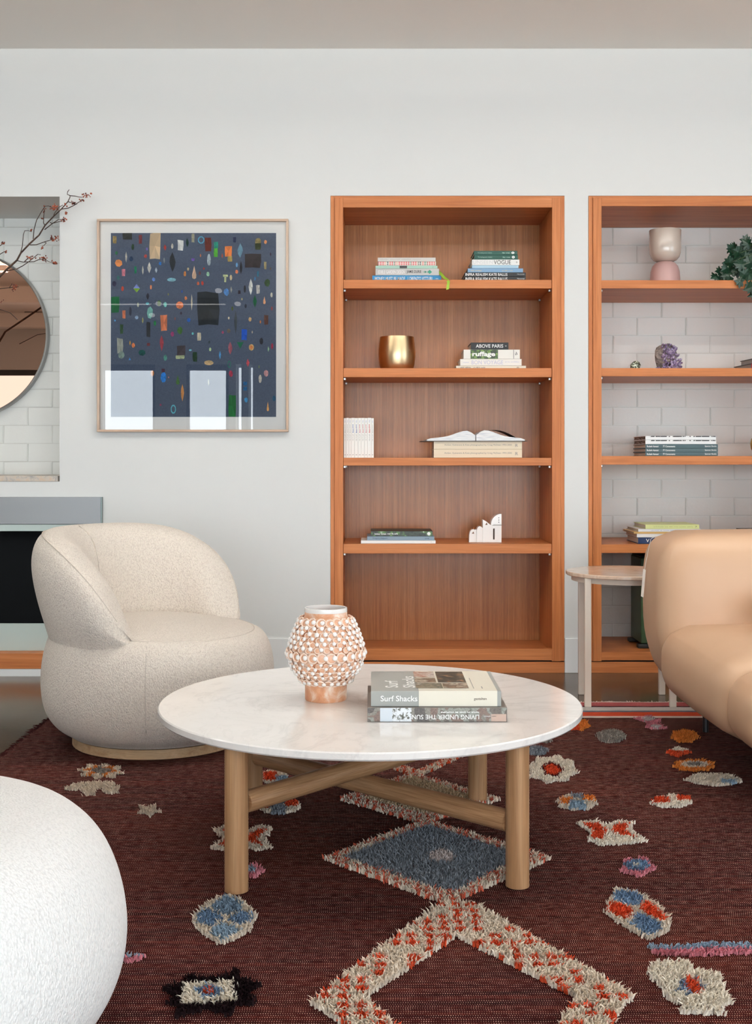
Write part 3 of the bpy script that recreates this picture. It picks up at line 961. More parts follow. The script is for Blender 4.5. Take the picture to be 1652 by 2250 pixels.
# turned grey books with a red spine at the right end of the second shelf
zq = S2[1]
b_ = book('dark grey book with a red spine, lowest at the mineral shelf right end', 1.80, 1.98, 5.56, .22, zq, zq + .028, (58, 54, 54), rot=4, pages=mat('grey_pages', (168, 160, 154), .8), group='turned books on the mineral shelf', board=.003)
f_ = rot_about(1.89, 5.67, 4)
m = MB(); q = [f_((1.8005, 5.5595, zq + .004)), f_((1.979, 5.5595, zq + .004)), f_((1.979, 5.5595, zq + .026)), f_((1.8005, 5.5595, zq + .026))]
m._add(q, [(0, 1, 2, 3)]); m.build('red_spine_print', mat('ink_red', (206, 36, 44), .5), b_)
book('dark grey book lying across the red spined one at the mineral shelf right end', 1.828, 1.99, 5.56, .21, zq + .0284, zq + .056, (58, 54, 54), rot=4, pages=mat('grey_pages', (168, 160, 154), .8), group='turned books on the mineral shelf', board=.003)

# third shelf stack
GR = 'stacked art books before the brick wall, third shelf'
TEAL = (66, 90, 96)
Yr = 5.56
rows = []
pos = ['lowest', 'second lowest', 'middle']
for i, top in enumerate((993.3, 985, 976)):
    rows.append((1418, 1577, top, 'dark teal art book, %s of the five stacked before brick on the third shelf' % pos[i], TEAL,
                 [('Rudzeh Aamani', .02, .18, .25, .72, INK_W, .01), ('77 Consonants', .24, .41, .25, .72, INK_W, .01), ('Spector Books', .82, .98, .25, .72, INK_W, .01)]))
rows.append((1418, 1573, 966.5, 'white spined art book with dark edges, second from the top before brick', (240, 242, 242), []))
rows.append((1418, 1573, 957.6, 'white spined art book with dark edges on top of the stack before brick', (240, 242, 242), []))
s = stack(Yr, S2[2], rows, .26, GR)
M_BLOT = mat('ragged_print', (240, 242, 242), 0.45)
t = NT(M_BLOT)
sx = t.add('ShaderNodeSeparateXYZ'); t.link(t.coord(), sx.inputs[0])
t.color(t.ramp(t.noise(t.coord((60, 1, 30)), 1.0, 4.0, 0.6), [(0.50, (52, 52, 54)), (0.56, (240, 242, 242))]))
M_DPAGES = mat('dark_printed_pages', (120, 108, 100), .8)
t = NT(M_DPAGES); t.color(t.ramp(t.noise(t.coord((1, 60, 160)), 1.0, 3.0), [(0.4, (60, 50, 46)), (0.6, (170, 158, 150))]))
for k in (3, 4):
    B, x0, x1, yy, za, zb = s[k]
    band(B, x0 + .001, x1 - .001, yy, zb - .0055, zb - .0005, M_BLOT, 'ragged_print')
    [c for c in B.children if c.name.startswith('pages')][0].data.materials[0] = M_DPAGES

# fourth shelf stack, half behind the sofa back
Yr = 5.51
s = stack(Yr, S2[3], [
    (1402, 1556, 1181, 'navy book at the bottom of the stack behind the sofa back', (30, 52, 92), [('V', .11, .16, .25, .8, INK_W, .01)]),
    (1399, 1546, 1173, 'white book above the navy one behind the sofa back', (242, 242, 240), []),
    (1392.5, 1542, 1168.6, 'thin ochre book in the stack behind the sofa back', (216, 178, 112), []),
    (1402, 1540, 1162.3, 'white book under the lime one behind the sofa back', (244, 245, 244), [('~7,2,5,5', .2, .6, .35, .6, INK_LB)]),
    (1418, 1536, 1152.8, 'pale lime book on top of the stack behind the sofa back', (226, 232, 160), [('~9,3,3,4,6,5', .15, .88, .4, .6, mat('ink_lime', (196, 200, 130), .5)), ('P', .935, .955, .3, .7, INK_K)]),
], .25, 'books on the fourth shelf before the brick wall')
book('dark covered book at the right end of the fourth shelf', X(1652, 5.51), X(1768, 5.51), 5.53, .22, S2[3] + .026, S2[3] + .060, (44, 38, 38), group='books at the right end of the fourth shelf', board=.004)
book('second dark covered book lying below it at the right end of the fourth shelf', X(1653, 5.51), X(1766, 5.51), 5.53, .22, S2[3], S2[3] + .0258, (44, 38, 38), group='books at the right end of the fourth shelf', board=.004)
gb = MB().lathe([(0, 0), (.03, 0), (.045, .008), (.062, .035), (.066, .06), (.060, .085), (.056, .085), (.061, .06), (.05, .02), (0, .012)], n=40).build('gold_bowl', mat('gold_metal', (190, 150, 70), .3, metal=1.0), None, 50)
gb.location = (X(1649, 5.65) + .066, 5.65, S2[2]); tag(gb, 'gold metal bowl at the right end of the third shelf', 'bowl')

# green upright case on black feet at the bottom, mostly behind the sofa
zf = Z(1432, WALL_Y) - .0036
GC = thing('green_case', 'dark green upright case on black feet in the bottom of the brick-backed bookcase', 'case', (X(1408, 5.62) + .1, 5.72, zf))
MB().box(X(1408, 5.62), X(1408, 5.62) + .30, 5.62, 5.84, zf + .02, Z(1226, 5.62), .006).build('body', mat('green_lacquer', (52, 78, 48), .4), GC)
MB().box(X(1408, 5.62) + .004, X(1408, 5.62) + .296, 5.625, 5.835, Z(1226, 5.62), Z(1222, 5.62), .004).build('lid', mat('black_plastic', (20, 22, 22), .5), GC)
for yy in (5.60, 5.80):
    MB().box(X(1402, 5.60), X(1402, 5.60) + .31, yy, yy + .04, zf, zf + .0195, .004).build('foot', mat('black_plastic', (20, 22, 22), .5), GC)

# trailing ivy on the top shelf, its pot just past the frame
M_LEAF = mat('ivy_leaf', (20, 62, 44), 0.35, spec=0.5)
t = NT(M_LEAF); t.color(t.ramp(t.noise(t.coord(), 30, 2), [(0.35, (8, 32, 20)), (0.65, (20, 66, 44))]))
M_STEM = mat('green_stem', (60, 80, 40), .6)
ic = Vector((X(1735, 5.62), 5.62, S2[0]))
IV = thing('potted_ivy', 'dark green ivy with lobed leaves trailing over the top shelf', 'plant', ic)
MB().lathe([(0, 0), (.055, 0), (.062, .01), (.078, .1), (.08, .115), (.074, .115), (.07, .1), (0, .095)], ic, 32).build('pot', mat('grey_pot', (150, 146, 140), .6), IV, 50)
outl = [(0, -.1), (.26, -.28), (.5, -.18), (.38, 0), (.78, .1), (.62, .3), (.42, .34), (.5, .66), (.24, .58), (0, 1.0), (-.24, .58), (-.5, .66), (-.42, .34), (-.62, .3), (-.78, .1), (-.38, 0), (-.5, -.18), (-.26, -.28)]
lv = []
for k in range(3):
    m = MB(); r_ = random.Random(k)
    pts = [(0, .2, .06)] + [(x * (1 + r_.uniform(-.1, .1)), y, -.16 * abs(x) - .10 * (y - .3) ** 2) for x, y in outl]
    n = len(outl)
    m._add(pts, [(0, 1 + i, 1 + (i + 1) % n) for i in range(n)])
    lv.append(m.mesh('leaf', M_LEAF))
spots = [(1575, 606, .034), (1586, 596, .036), (1590, 612, .034), (1600, 604, .04), (1597, 588, .036), (1606, 576, .038), (1612, 560, .036), (1608, 548, .034), (1618, 542, .034), (1624, 556, .04),
         (1620, 572, .046), (1632, 582, .042), (1612, 592, .042), (1626, 598, .04), (1640, 566, .046), (1636, 548, .044), (1646, 538, .04), (1642, 528, .034), (1655, 550, .05), (1652, 575, .05), (1645, 600, .05),
         (1650, 615, .044), (1638, 612, .036), (1655, 630, .045), (1662, 645, .04), (1648, 628, .034), (1668, 600, .05), (1665, 560, .05), (1670, 530, .05), (1605, 612, .034), (1630, 620, .034), (1590, 603, .03), (1660, 585, .05)]
r_ = random.Random(5)
stems = MB()
for (px, py, sz) in spots:
    Yl = 5.44 + r_.uniform(-.02, .03) if py > 608 and px > 1628 else 5.53 + r_.uniform(-.05, .06)
    p = P(px, py, Yl)
    if py <= 616 and Yl > 5.46: p.z = max(p.z, S2[0] + .02)
    d = Vector((p.x - ic.x, 0, p.z - ic.z - .06))
    ang = math.atan2(d.z, d.x) - PI / 2 + r_.uniform(-.7, .7)
    mt = Matrix.Translation(p) @ Matrix.Rotation(-ang, 4, 'Y') @ Matrix.Rotation(PI / 2 + r_.uniform(-.5, .5), 4, 'X') @ Matrix.Rotation(r_.uniform(-.5, .5), 4, 'Y') @ Matrix.Scale(sz * 1.15, 4)
    place('leaf', r_.choice(lv), IV, mt)
    mid = (p + ic + Vector((0, -.03, .16))) / 2 + Vector((0, -.02, .03))
    stems.tube([ic + Vector((0, 0, .1)), mid, p], [.0014, .0012, .0008], 5)
stems.build('stems', M_STEM, IV)['kind'] = 'stuff'

# ------------------------------------------------------------------ framed print
Yf = WALL_Y - .03
AX0, AX1, AZ0, AZ1 = X(213, Yf), X(633.5, Yf), Z(949, Yf), Z(481, Yf)
ART = thing('framed_print', 'framed blue print of many small coloured shapes on the white wall', 'picture', ((AX0 + AX1) / 2, WALL_Y, AZ0))
M_ASH = wood('ash_frame', (186, 158, 136), (200, 174, 152), (212, 188, 168), 0, scale=1.2)
M_ASHZ = wood('ash_frame_upright', (186, 158, 136), (200, 174, 152), (212, 188, 168), 2, scale=1.2)
fw = .011
for (a, b, c, d, mm) in ((AX0, AX1, AZ1 - fw, AZ1, M_ASH), (AX0, AX1, AZ0, AZ0 + fw, M_ASH), (AX0, AX0 + fw, AZ0 + fw, AZ1 - fw, M_ASHZ), (AX1 - fw, AX1, AZ0 + fw, AZ1 - fw, M_ASHZ)):
    MB().box(a, b, Yf - .004, WALL_Y - .0005, c, d, .0015).build('frame_side', mm, ART)
MB().box(AX0 + fw, AX1 - fw, WALL_Y - .010, WALL_Y - .001, AZ0 + fw, AZ1 - fw).build('mat_board', mat('mat_board', (250, 248, 244), .8, spec=.1), ART)
Yp = WALL_Y - .0115
PX0, PX1, PZ0, PZ1 = X(243.5, Yp), X(606.5, Yp), Z(916, Yp), Z(512, Yp)
M_BLUEP = mat('blue_print', (86, 98, 118), .8, spec=.1)
t = NT(M_BLUEP); t.color(t.ramp(t.noise(t.coord(), 220, 3), [(0.3, (80, 92, 112)), (0.7, (92, 104, 124))]))
pr = MB().box(PX0, PX1, Yp, WALL_Y - .0102, PZ0, PZ1).build('print', M_BLUEP, ART)
SH = """190,245,30,60,r,a8905a;295,215,75,60,r,2f3634;398,243,26,70,r,7c3a3c;515,295,88,210,r,dcc3a0;337,303,22,50,o,2b4a30;450,320,18,24,o,7f74c0;205,352,26,34,d,2e7a4a;284,385,16,90,d,cfc9b8
325,400,34,44,h,23405f;222,432,60,64,h,f09a5c;440,378,24,30,o,c04a40;597,308,22,50,d,c0463c;655,297,18,44,o,c9c6b8;722,290,46,82,r,e9e9e4;776,268,24,74,d,1c4038;822,232,24,70,r,a9a58c;888,247,56,62,g,5fb0cf
945,283,50,105,r,6e2c24;1008,290,34,52,r,2aa389;1006,350,32,70,r,5bb83b;1157,245,24,42,r,1e2c50;1108,338,56,84,r,f08a4c;1120,400,38,44,r,c0a860;1203,332,44,118,d,6f97ab;1305,415,134,112,r,41393a
1347,262,50,62,o,9a8a5a;1347,300,46,52,r,3f4a2c;1407,263,24,32,o,f0a06a;1448,362,12,34,d,3a2a3c;657,425,52,160,d,2c3136;590,412,14,50,d,9aa0a0;558,437,24,30,h,2f7ac8;470,470,30,90,d,e4e0d4;418,490,14,74,d,d8d4c4
525,490,18,46,d,c3cfd4;358,488,18,56,r,1f8a5e;262,510,28,56,r,e08a98;220,552,24,36,o,3f7a72;505,565,26,30,o,6c94d8;650,568,72,30,o,8fc8d4;832,508,38,110,t,eec8a8;783,482,16,26,o,c8b890;757,520,20,44,o,d88a4c
823,405,24,22,r,7a5ab8;951,408,30,98,o,b8c4c8;943,522,26,40,h,a4d4b0;877,515,16,30,o,7a4a48;910,478,14,18,o,c8402c;883,372,12,30,d,c87a58;1058,375,14,40,d,b05848;1083,560,16,56,r,d4dca4;1083,536,40,18,r,d4dca4
1128,550,20,44,o,d8c498;1176,448,18,38,o,7ab4e0;1175,503,24,32,o,f0885c;1209,470,22,106,d,2a2c34;1405,453,18,60,r,b0a070;1448,478,12,24,o,6a5a50;1346,520,14,44,r,2f7a94;1322,560,14,34,d,3f8ac0;1288,625,34,130,d,e4e4dc
1347,645,28,70,r,c8c4bc;1422,592,46,60,h,3c5a34;1240,643,18,60,o,22242c;1196,668,22,28,r,2a1c2c;1131,648,14,54,d,b8b4a4;1091,668,44,60,h,5c94d4;863,598,20,28,o,e0704c;899,595,20,38,h,c84a3c;187,600,36,46,h,33304c
254,640,22,40,o,d0503c;368,620,54,34,u,8a9adc;368,654,54,34,n,8ab83c;483,628,14,32,r,f09464;458,702,24,58,d,2c2c38;623,686,10,20,o,8a8a4c;733,663,12,24,o,2a5ab0;764,717,22,30,o,f0925c;812,750,14,134,d,d8ceb4
946,800,178,265,r,2b3238;195,768,66,128,r,1f6a40;548,757,30,52,h,3f6a2c;598,768,28,40,o,8ae0d4;715,773,58,62,o,ee8a5c;715,775,30,32,o,f4b088;379,770,16,38,o,b8bca4;455,760,30,20,o,5cb8c0;474,835,50,100,h,7ab8ac
317,823,20,74,o,30384c;266,848,24,64,r,d87a54;368,872,28,30,o,94b0cc;417,895,14,50,d,a8a468;193,897,14,16,o,5ca8dc;247,966,26,76,r,3a5a3c;463,970,32,120,r,3a3c40;515,918,20,44,o,2a8a4c;588,917,54,124,r,e08660
677,882,10,30,d,9a5a50;726,838,16,24,o,3a3444;718,978,44,64,h,4c7a3c;656,1006,28,42,o,a84878;570,1080,34,130,d,b04a54;820,1002,18,20,o,7adcd8;872,1027,30,64,r,d8ccb0;788,893,28,34,o,2f6ac0;1111,877,14,22,o,e4d8b8
1110,980,30,36,o,7a6a5c;1140,800,16,40,d,5a6a2c;1166,910,26,190,d,4a5458;1217,724,12,20,o,c0b888;1247,780,18,34,o,2c3444;1322,742,28,104,d,1f6a44;1398,733,22,64,t,f0b084;1456,690,18,40,o,d8d4c0;1458,800,16,38,d,a04a48
1282,887,24,36,o,d8b078;1412,890,34,76,r,6a4438;1366,908,12,26,o,e08a50;1235,1010,46,88,r,1f58c0;1300,990,10,26,d,d8c8a8;1203,1098,54,54,n,1f7a54;1293,1113,42,54,o,e0b478;1293,1113,22,28,o,e8884c;1374,1063,34,54,h,34343c
1460,1103,20,50,h,a83a54;1430,1127,12,46,d,a8d4a4;1122,1120,34,104,d,b0606c;1062,992,18,24,o,c05878;953,1072,18,28,d,3a4a50;961,1130,18,30,o,c4dca0;801,1136,24,14,o,8ad4e0;1040,1175,16,70,d,5aa8e0;838,1190,36,80,r,26462c
950,1238,76,40,o,d8b888;412,1155,60,52,h,1f5a54;463,1090,24,24,r,7a3a3c;341,1097,26,40,o,f08c58;315,1078,14,40,d,c89a4c;235,1100,46,120,r,a8aca0;245,1175,50,60,o,8aa094;599,1197,30,50,h,5aa08c;727,1140,68,78,r,4c4448
717,1192,72,28,r,b8c498;312,1205,18,22,u,4c9ae0;1265,1237,24,66,d,d85460;1115,1250,28,60,g,2a8a6c;1128,1325,32,56,h,b83a54;1412,1322,36,54,o,d8a0a0;1364,1367,26,66,o,d8d0c0;1355,1270,10,26,o,7a8a5c;1243,1405,30,30,r,1f6aa0
1243,1447,30,30,r,1f6aa0;1250,1537,30,42,h,4ca8e0;1140,1585,60,176,r,1f7a3c;1426,1590,20,78,t,f0b068;1476,1525,28,50,h,1f5a7a;584,1355,46,86,o,2f8ae0;582,1300,28,30,r,5a3444;700,1375,32,80,t,4c7a3c;495,1322,26,48,o,f09a58
737,1480,26,140,d,e09a58;664,1612,44,76,g,6cd0dc;561,1577,16,18,o,a84868;948,1395,10,60,d,c8ccb8;626,1355,8,14,o,d88a8a"""
r_ = random.Random(21)
cols = []
mb = MB()
zl = Yp - .0003
lay = 0
for ent in SH.replace('\n', ';').split(';'):
    a = ent.split(',')
    cx, cy, w_, h_ = [float(v) for v in a[:4]]; k = a[4]
    j = lambda q: 1 + r_.uniform(-q, q)
    if k == 'o': pts = [(.5 * math.cos(2 * PI * i / 12) * j(.06), .5 * math.sin(2 * PI * i / 12) * j(.06)) for i in range(12)]
    elif k == 'r': pts = [(-.5 * j(.14), -.5 * j(.08)), (-.1, -.5 * j(.05)), (.48 * j(.1), -.5 * j(.08)), (.5 * j(.1), .05), (.45 * j(.1), .5 * j(.06)), (0, .5 * j(.05)), (-.46 * j(.12), .5 * j(.08)), (-.5 * j(.1), 0)]
    elif k == 'd': pts = [(0, -.5), (.35 * j(.2), -.22), (.5 * j(.1), 0), (.32 * j(.2), .25), (0, .5), (-.36 * j(.2), .22), (-.5 * j(.1), 0), (-.34 * j(.2), -.25)]
    elif k == 'h': pts = [(.5 * math.cos(2 * PI * i / 7 + .4) * j(.14), .5 * math.sin(2 * PI * i / 7 + .4) * j(.12)) for i in range(7)]
    elif k == 't': pts = [(0, -.5), (.22, -.15), (.46, .2), (.4, .42), (0, .5), (-.4, .42), (-.46, .2), (-.22, -.15)]
    elif k == 'u': pts = [(0, -.5), (.5, .5), (-.5, .5)]
    elif k == 'n': pts = [(0, .5), (.5, -.5), (-.5, -.5)]
    else: pts = [(.5 * math.cos(2 * PI * i / 8 + .3), .5 * math.sin(2 * PI * i / 8 + .3)) for i in range(8)]
    W2 = lambda u, v: (min(max(X(200 + (cx + u * w_) / 3.671, Yp), PX0), PX1), zl - .00002 * (lay % 12), min(max(Z(460 + (cy + v * h_) / 3.671, Yp), PZ0), PZ1))
    if k == 'g':
        n = len(pts)
        mb._add([W2(u, v) for u, v in pts] + [W2(u * .68, v * .72) for u, v in pts], [(i, (i + 1) % n, (i + 1) % n + n, i + n) for i in range(n)])
        cols += [lin(a[5])] * n
    else:
        n = len(pts)
        c0 = lin(a[5])
        # fan so that each facet can vary a little, like cut stones
        mb._add([W2(0, 0)] + [W2(u, v) for u, v in pts], [(0, 1 + i, 1 + (i + 1) % n) for i in range(n)])
        for i in range(n):
            q = r_.uniform(.75, 1.25)
            cols.append(tuple(min(1, v * q) for v in c0))
    lay += 1
M_VC = mat('printed_colours', (200, 200, 200), .8, spec=.1)
t = NT(M_VC); at = t.add('ShaderNodeVertexColor'); at.layer_name = 'col'; t.color(at.outputs['Color'])


def face_colours(o, cols):
    me = o.data
    ca = me.color_attributes.new('col', 'FLOAT_COLOR', 'CORNER')
    buf = []
    for p, c in zip(me.polygons, cols):
        for _ in p.loop_indices: buf += [c[0], c[1], c[2], 1.0]
    ca.data.foreach_set('color', buf)


o = mb.build('printed_shapes', M_VC, ART); o['kind'] = 'stuff'
face_colours(o, cols)
# glazing: clear sheet that reflects the room
M_GLZ = bpy.data.materials.new('picture_glass'); M_GLZ.use_nodes = True
nt = M_GLZ.node_tree; nt.nodes.clear()
oo = nt.nodes.new('ShaderNodeOutputMaterial'); mx = nt.nodes.new('ShaderNodeMixShader'); tr = nt.nodes.new('ShaderNodeBsdfTransparent')
gl = nt.nodes.new('ShaderNodeBsdfGlossy'); fr = nt.nodes.new('ShaderNodeFresnel')
gl.inputs['Roughness'].default_value = 0.0
fr.inputs['IOR'].default_value = 1.65
nt.links.new(fr.outputs[0], mx.inputs[0]); nt.links.new(tr.outputs[0], mx.inputs[1]); nt.links.new(gl.outputs[0], mx.inputs[2]); nt.links.new(mx.outputs[0], oo.inputs[0])
mb = MB(); yg = Yf + .006
mb._add([(AX0 + fw, yg, AZ0 + fw), (AX1 - fw, yg, AZ0 + fw), (AX1 - fw, yg, AZ1 - fw), (AX0 + fw, yg, AZ1 - fw)], [(0, 1, 2, 3)])
mb.build('glazing', M_GLZ, ART)

# ------------------------------------------------------------------ round mirror in the niche
MY = BRICK_Y - .045
mc = Vector((X(-80, MY), BRICK_Y - .001, Z(735, MY)))
MR = 184.5 * MY / F
MI = thing('round_mirror', 'round peach tinted mirror in a grey frame hung on white brick', 'mirror', mc)
def toY(p): return Vector((mc.x + (p.x), mc.y - p.z, mc.z + p.y))
MB().lathe([(MR - .012, .0), (MR, .0), (MR + .002, .02), (MR, .045), (MR - .007, .048), (MR - .010, .044), (MR - .012, .03)], n=96).xform(toY).build('frame', mat('grey_metal', (150, 150, 148), .35, metal=.6), MI, 40)
MB().lathe([(0, .0365), (MR - .011, .0365), (MR - .011, .005), (0, .005)], n=96).xform(toY).build('glass', mat('peach_mirror', (238, 190, 164), .0, metal=1.0), MI, 30)

# ------------------------------------------------------------------ berry branch in a vase on the niche sill
M_BARK = mat('dark_bark', (84, 58, 44), .75)
t = NT(M_BARK); t.color(t.ramp(t.noise(t.coord(), 60, 3), [(0.3, (46, 30, 24)), (0.7, (86, 62, 48))]))
M_BERRY = mat('red_berry', (146, 54, 34), .4)
t = NT(M_BERRY); t.color(t.ramp(t.noise(t.coord(), 50, 1), [(0.35, (84, 26, 20)), (0.65, (172, 80, 46))]))
def bp(zx, zy, dy=0.0):
    px, py = zx / 5.357, 400 + zy / 5.357
    Y = 5.55 - (px + 60) / 260 * .15 + dy
    return P(px, py, Y)
vx = X(-190, 5.68)
bv = Vector((vx, 5.68, SILL_T + .0004))
BVS = thing('branch_vase', 'dark bottle vase on the niche sill holding berry branches', 'vase', bv)
MB().lathe([(0, 0), (.05, 0), (.065, .01), (.075, .06), (.07, .12), (.035, .18), (.022, .22), (.024, .30), (.028, .305), (.020, .30), (.018, .2), (0, .19)], bv, 36).build('body', mat('dark_glass_vase', (40, 44, 44), .15), BVS, 50)
BR = thing('berry_branch', 'bare brown branch with small red berries leaning out of the niche', 'branch', bv + Vector((0, 0, .2)))
main = [bv + Vector((0, 0, .2)), bv + Vector((.01, -.01, .31)), bp(-520, 1560), bp(-250, 1330), bp(0, 1110), bp(90, 1020), bp(200, 920), bp(245, 835), bp(350, 725), bp(460, 625), bp(530, 510), bp(630, 405), bp(720, 320), bp(800, 230), bp(825, 175), bp(822, 158)]
rad = [.0055] * 2 + [.0055, .0055, .0052, .005, .0046, .0042, .004, .0036, .0033, .003, .0026, .0022, .0018, .0015]
MB().tube(main, rad, 8).build('main_stem', M_BARK, BR, 60)
twigs = [[(822, 158), (792, 145), (795, 115), (815, 90)], [(820, 160), (880, 165), (930, 176), (970, 178)], [(720, 318), (800, 308), (870, 275), (930, 235), (985, 205)], [(805, 232), (860, 250), (905, 262)],
         [(630, 405), (640, 370), (690, 300), (740, 270)], [(590, 475), (615, 490), (690, 440), (740, 440)], [(525, 560), (620, 485), (700, 465), (735, 462)], [(530, 515), (512, 480), (515, 390), (525, 320)],
         [(390, 672), (400, 560), (430, 450), (490, 345), (530, 285), (570, 280), (620, 310)], [(355, 740), (430, 738), (520, 705), (570, 690), (640, 670)], [(520, 705), (545, 715), (510, 755)], [(242, 830), (262, 760), (275, 620), (290, 575), (330, 572), (370, 585)],
         [(200, 925), (270, 942), (400, 938), (450, 915), (520, 905), (570, 935), (640, 960)], [(85, 1045), (200, 1022), (270, 985), (350, 930), (410, 880), (445, 850), (478, 855)], [(290, 935), (330, 895), (390, 868)],
         [(-300, 1280), (0, 1255), (110, 1245), (140, 1200)], [(110, 1245), (190, 1235), (220, 1232)], [(-60, 800), (0, 750), (50, 715)], [(-60, 890), (0, 850), (45, 822), (75, 820)], [(-400, 1700), (-200, 1560), (0, 1500), (120, 1540), (205, 1620)]]
tw = MB()
for k, tws in enumerate(twigs):
    dy = 0.0 if k != 19 else -.03
    pts = [bp(a, b, -.006 * i + dy) for i, (a, b) in enumerate(tws)]
    tw.tube(pts, [.0022 * (1 - .5 * i / len(pts)) for i in range(len(pts))], 6)
tw.build('twigs', M_BARK, BR, 60)['kind'] = 'stuff'
be = MB(); r_ = random.Random(3)
for (cx, cy, sx, sy, n) in ((1020, 160, 60, 28, 22), (950, 215, 40, 25, 9), (870, 250, 50, 22, 14), (750, 440, 30, 28, 14), (775, 365, 16, 30, 9), (640, 300, 60, 40, 26), (640, 665, 70, 35, 24), (500, 770, 26, 26, 8),
                            (370, 570, 14, 14, 6), (520, 905, 50, 38, 22), (640, 955, 50, 32, 20), (350, 890, 60, 30, 14), (165, 1235, 36, 50, 22), (40, 720, 26, 26, 8), (70, 820, 20, 20, 5), (522, 330, 16, 50, 8), (500, 430, 14, 16, 4), (770, 265, 30, 26, 6), (20, 1400, 14, 20, 3)):
    for _ in range(n):
        a, b = r_.gauss(0, .45), r_.gauss(0, .45)
        be.ball(bp(cx + a * sx, cy + b * sy, r_.uniform(-.015, .004)), r_.uniform(.0024, .0040), 1, (1, 1, 1.15))
be.build('berries', M_BERRY, BR, 180)['kind'] = 'stuff'

# ------------------------------------------------------------------ fireplace below the niche
M_STEEL = mat('brushed_steel', (150, 151, 152), .45, metal=1.0)
t = NT(M_STEEL); t.bump(t.noise(t.coord((3, 3, 500)), 1.0, 2.0), .1, .0005)
Y0 = WALL_Y - .022
fx1 = X(224, Y0)
FP = thing('fireplace', 'wide steel framed gas fireplace with dark glass below the niche', 'fireplace', (-2.2, WALL_Y, 0))
MB().box(-3.25, fx1 - .006, Y0, WALL_Y - .0005, Z(1152, Y0), Z(1092, Y0), .0015).build('steel_hood', M_STEEL, FP)
MB().box(fx1 - .0055, fx1, Y0 - .003, WALL_Y - .0005, .106, Z(1092, Y0), .001).build('side_trim', mat('trim_steel', (120, 130, 128), .3, metal=.8), FP)
M_PGL = mat('pale_back_glass', (190, 205, 200), .12, spec=.6)
MB().box(-3.25, fx1 - .006, Y0 + .004, WALL_Y - .0005, Z(1167, Y0), Z(1152.6, Y0)).build('glass_strip', M_PGL, FP)
MB().box(-3.25, fx1 - .006, Y0 + .002, WALL_Y - .0005, .106, Z(1370, Y0), .001).build('apron', M_PGL, FP)
MB().box(-3.09, fx1 - .006, Y0 + .008, Y0 + .012, Z(1370, Y0) + .0006, Z(1167, Y0) - .0006).build('fire_glass', mat('black_glass', (8, 9, 10), .03, spec=.1), FP)
M_OAKH = wood('hearth_timber', W_D, W_M, W_L, 0)
Yh = 5.39
MB().box(-3.3, -1.22, Yh, WALL_Y - .0005, Z(1470, Yh), Z(1436, Yh), .002).build('hearth_board', M_OAKH, FP)
MB().box(-3.3, -1.22, Yh + .003, WALL_Y - .0005, 0, Z(1470, Yh) - .0004).build('hearth_plinth', M_TRIM, FP)

# ------------------------------------------------------------------ coffee table
RUG_T = 0.008                     # rug thickness; furniture on it stands at this height
TC = Vector((-.002, 3.10, 0))
M_MARB = mat('white_marble', (240, 236, 232), .10, spec=.5)
t = NT(M_MARB)
v = t.coord()
wv_ = t.noise(v, 1.6, 5.0, 0.6, 0.6)
vein = t.math('ABSOLUTE', t.math('SUBTRACT', t.noise(v, 2.3, 7.0, 0.62, 0.9), 0.5))
vein2 = t.math('ABSOLUTE', t.math('SUBTRACT', t.noise(v, 5.5, 6.0, 0.65, 0.8), 0.5))
c1 = t.ramp(wv_, [(0.3, (236, 231, 226)), (0.65, (246, 242, 238))])
c2 = t.ramp(vein, [(0.0, (0.62, 0.62, 0.63)), (0.025, (0.93, 0.93, 0.93)), (0.08, (1.0, 1.0, 1.0))])
c3 = t.ramp(vein2, [(0.0, (0.80, 0.80, 0.80)), (0.02, (1.0, 1.0, 1.0))])
t.color(t.mix(t.mix(c1, c2, 0.28, 'MULTIPLY'), c3, 0.25, 'MULTIPLY'))
OAK = ((138, 100, 66), (162, 123, 87), (180, 142, 105))
M_OAKZ = wood('oak_upright', *OAK, 2, scale=1.3)
TBL = thing('coffee_table', 'round coffee table with white marble top on round oak legs', 'table', (TC.x, TC.y, RUG_T))
TT, TU = .3615, .3415
RT = .555
MB().lathe([(0, TU), (RT - .004, TU), (RT, TU + .004), (RT, TT - .003), (RT - .003, TT), (0, TT)], (TC.x, TC.y, 0), 128).build('marble_top', M_MARB, TBL, 30)
LEGS = {'fl': (-.309, 2.684), 'fr': (.340, 2.714), 'br': (.309, 3.389), 'bl': (-.337, 3.340)}
for k, (x, y) in LEGS.items():
    MB().lathe([(0, 0), (.022, 0), (.0275, .003), (.0275, TU - RUG_T - .0005), (0, TU - RUG_T - .0005)], (x, y, RUG_T), 36).build('leg', M_OAKZ, TBL, 40)


def bar_mat():
    m = mat('oak_rail', OAK[1], .42)
    t = NT(m)
    n2 = t.noise(t.coord((9, 9, 300)), 1.0, 3.0, .6)
    t.color(t.ramp(n2, [(0.3, OAK[0]), (0.5, OAK[1]), (0.7, OAK[2])]))
    return m


def crossbar(a, b, z, r):
    pa, pb = Vector((*LEGS[a], z)), Vector((*LEGS[b], z))
    d = (pb - pa).normalized()
    pa += d * .024; pb -= d * .024
    MB().tube([pa, pb], r, 28).build('cross_rail', bar_mat(), TBL, 40)


crossbar('fl', 'br', .208, .0255)
crossbar('bl', 'fr', .156, .0255)

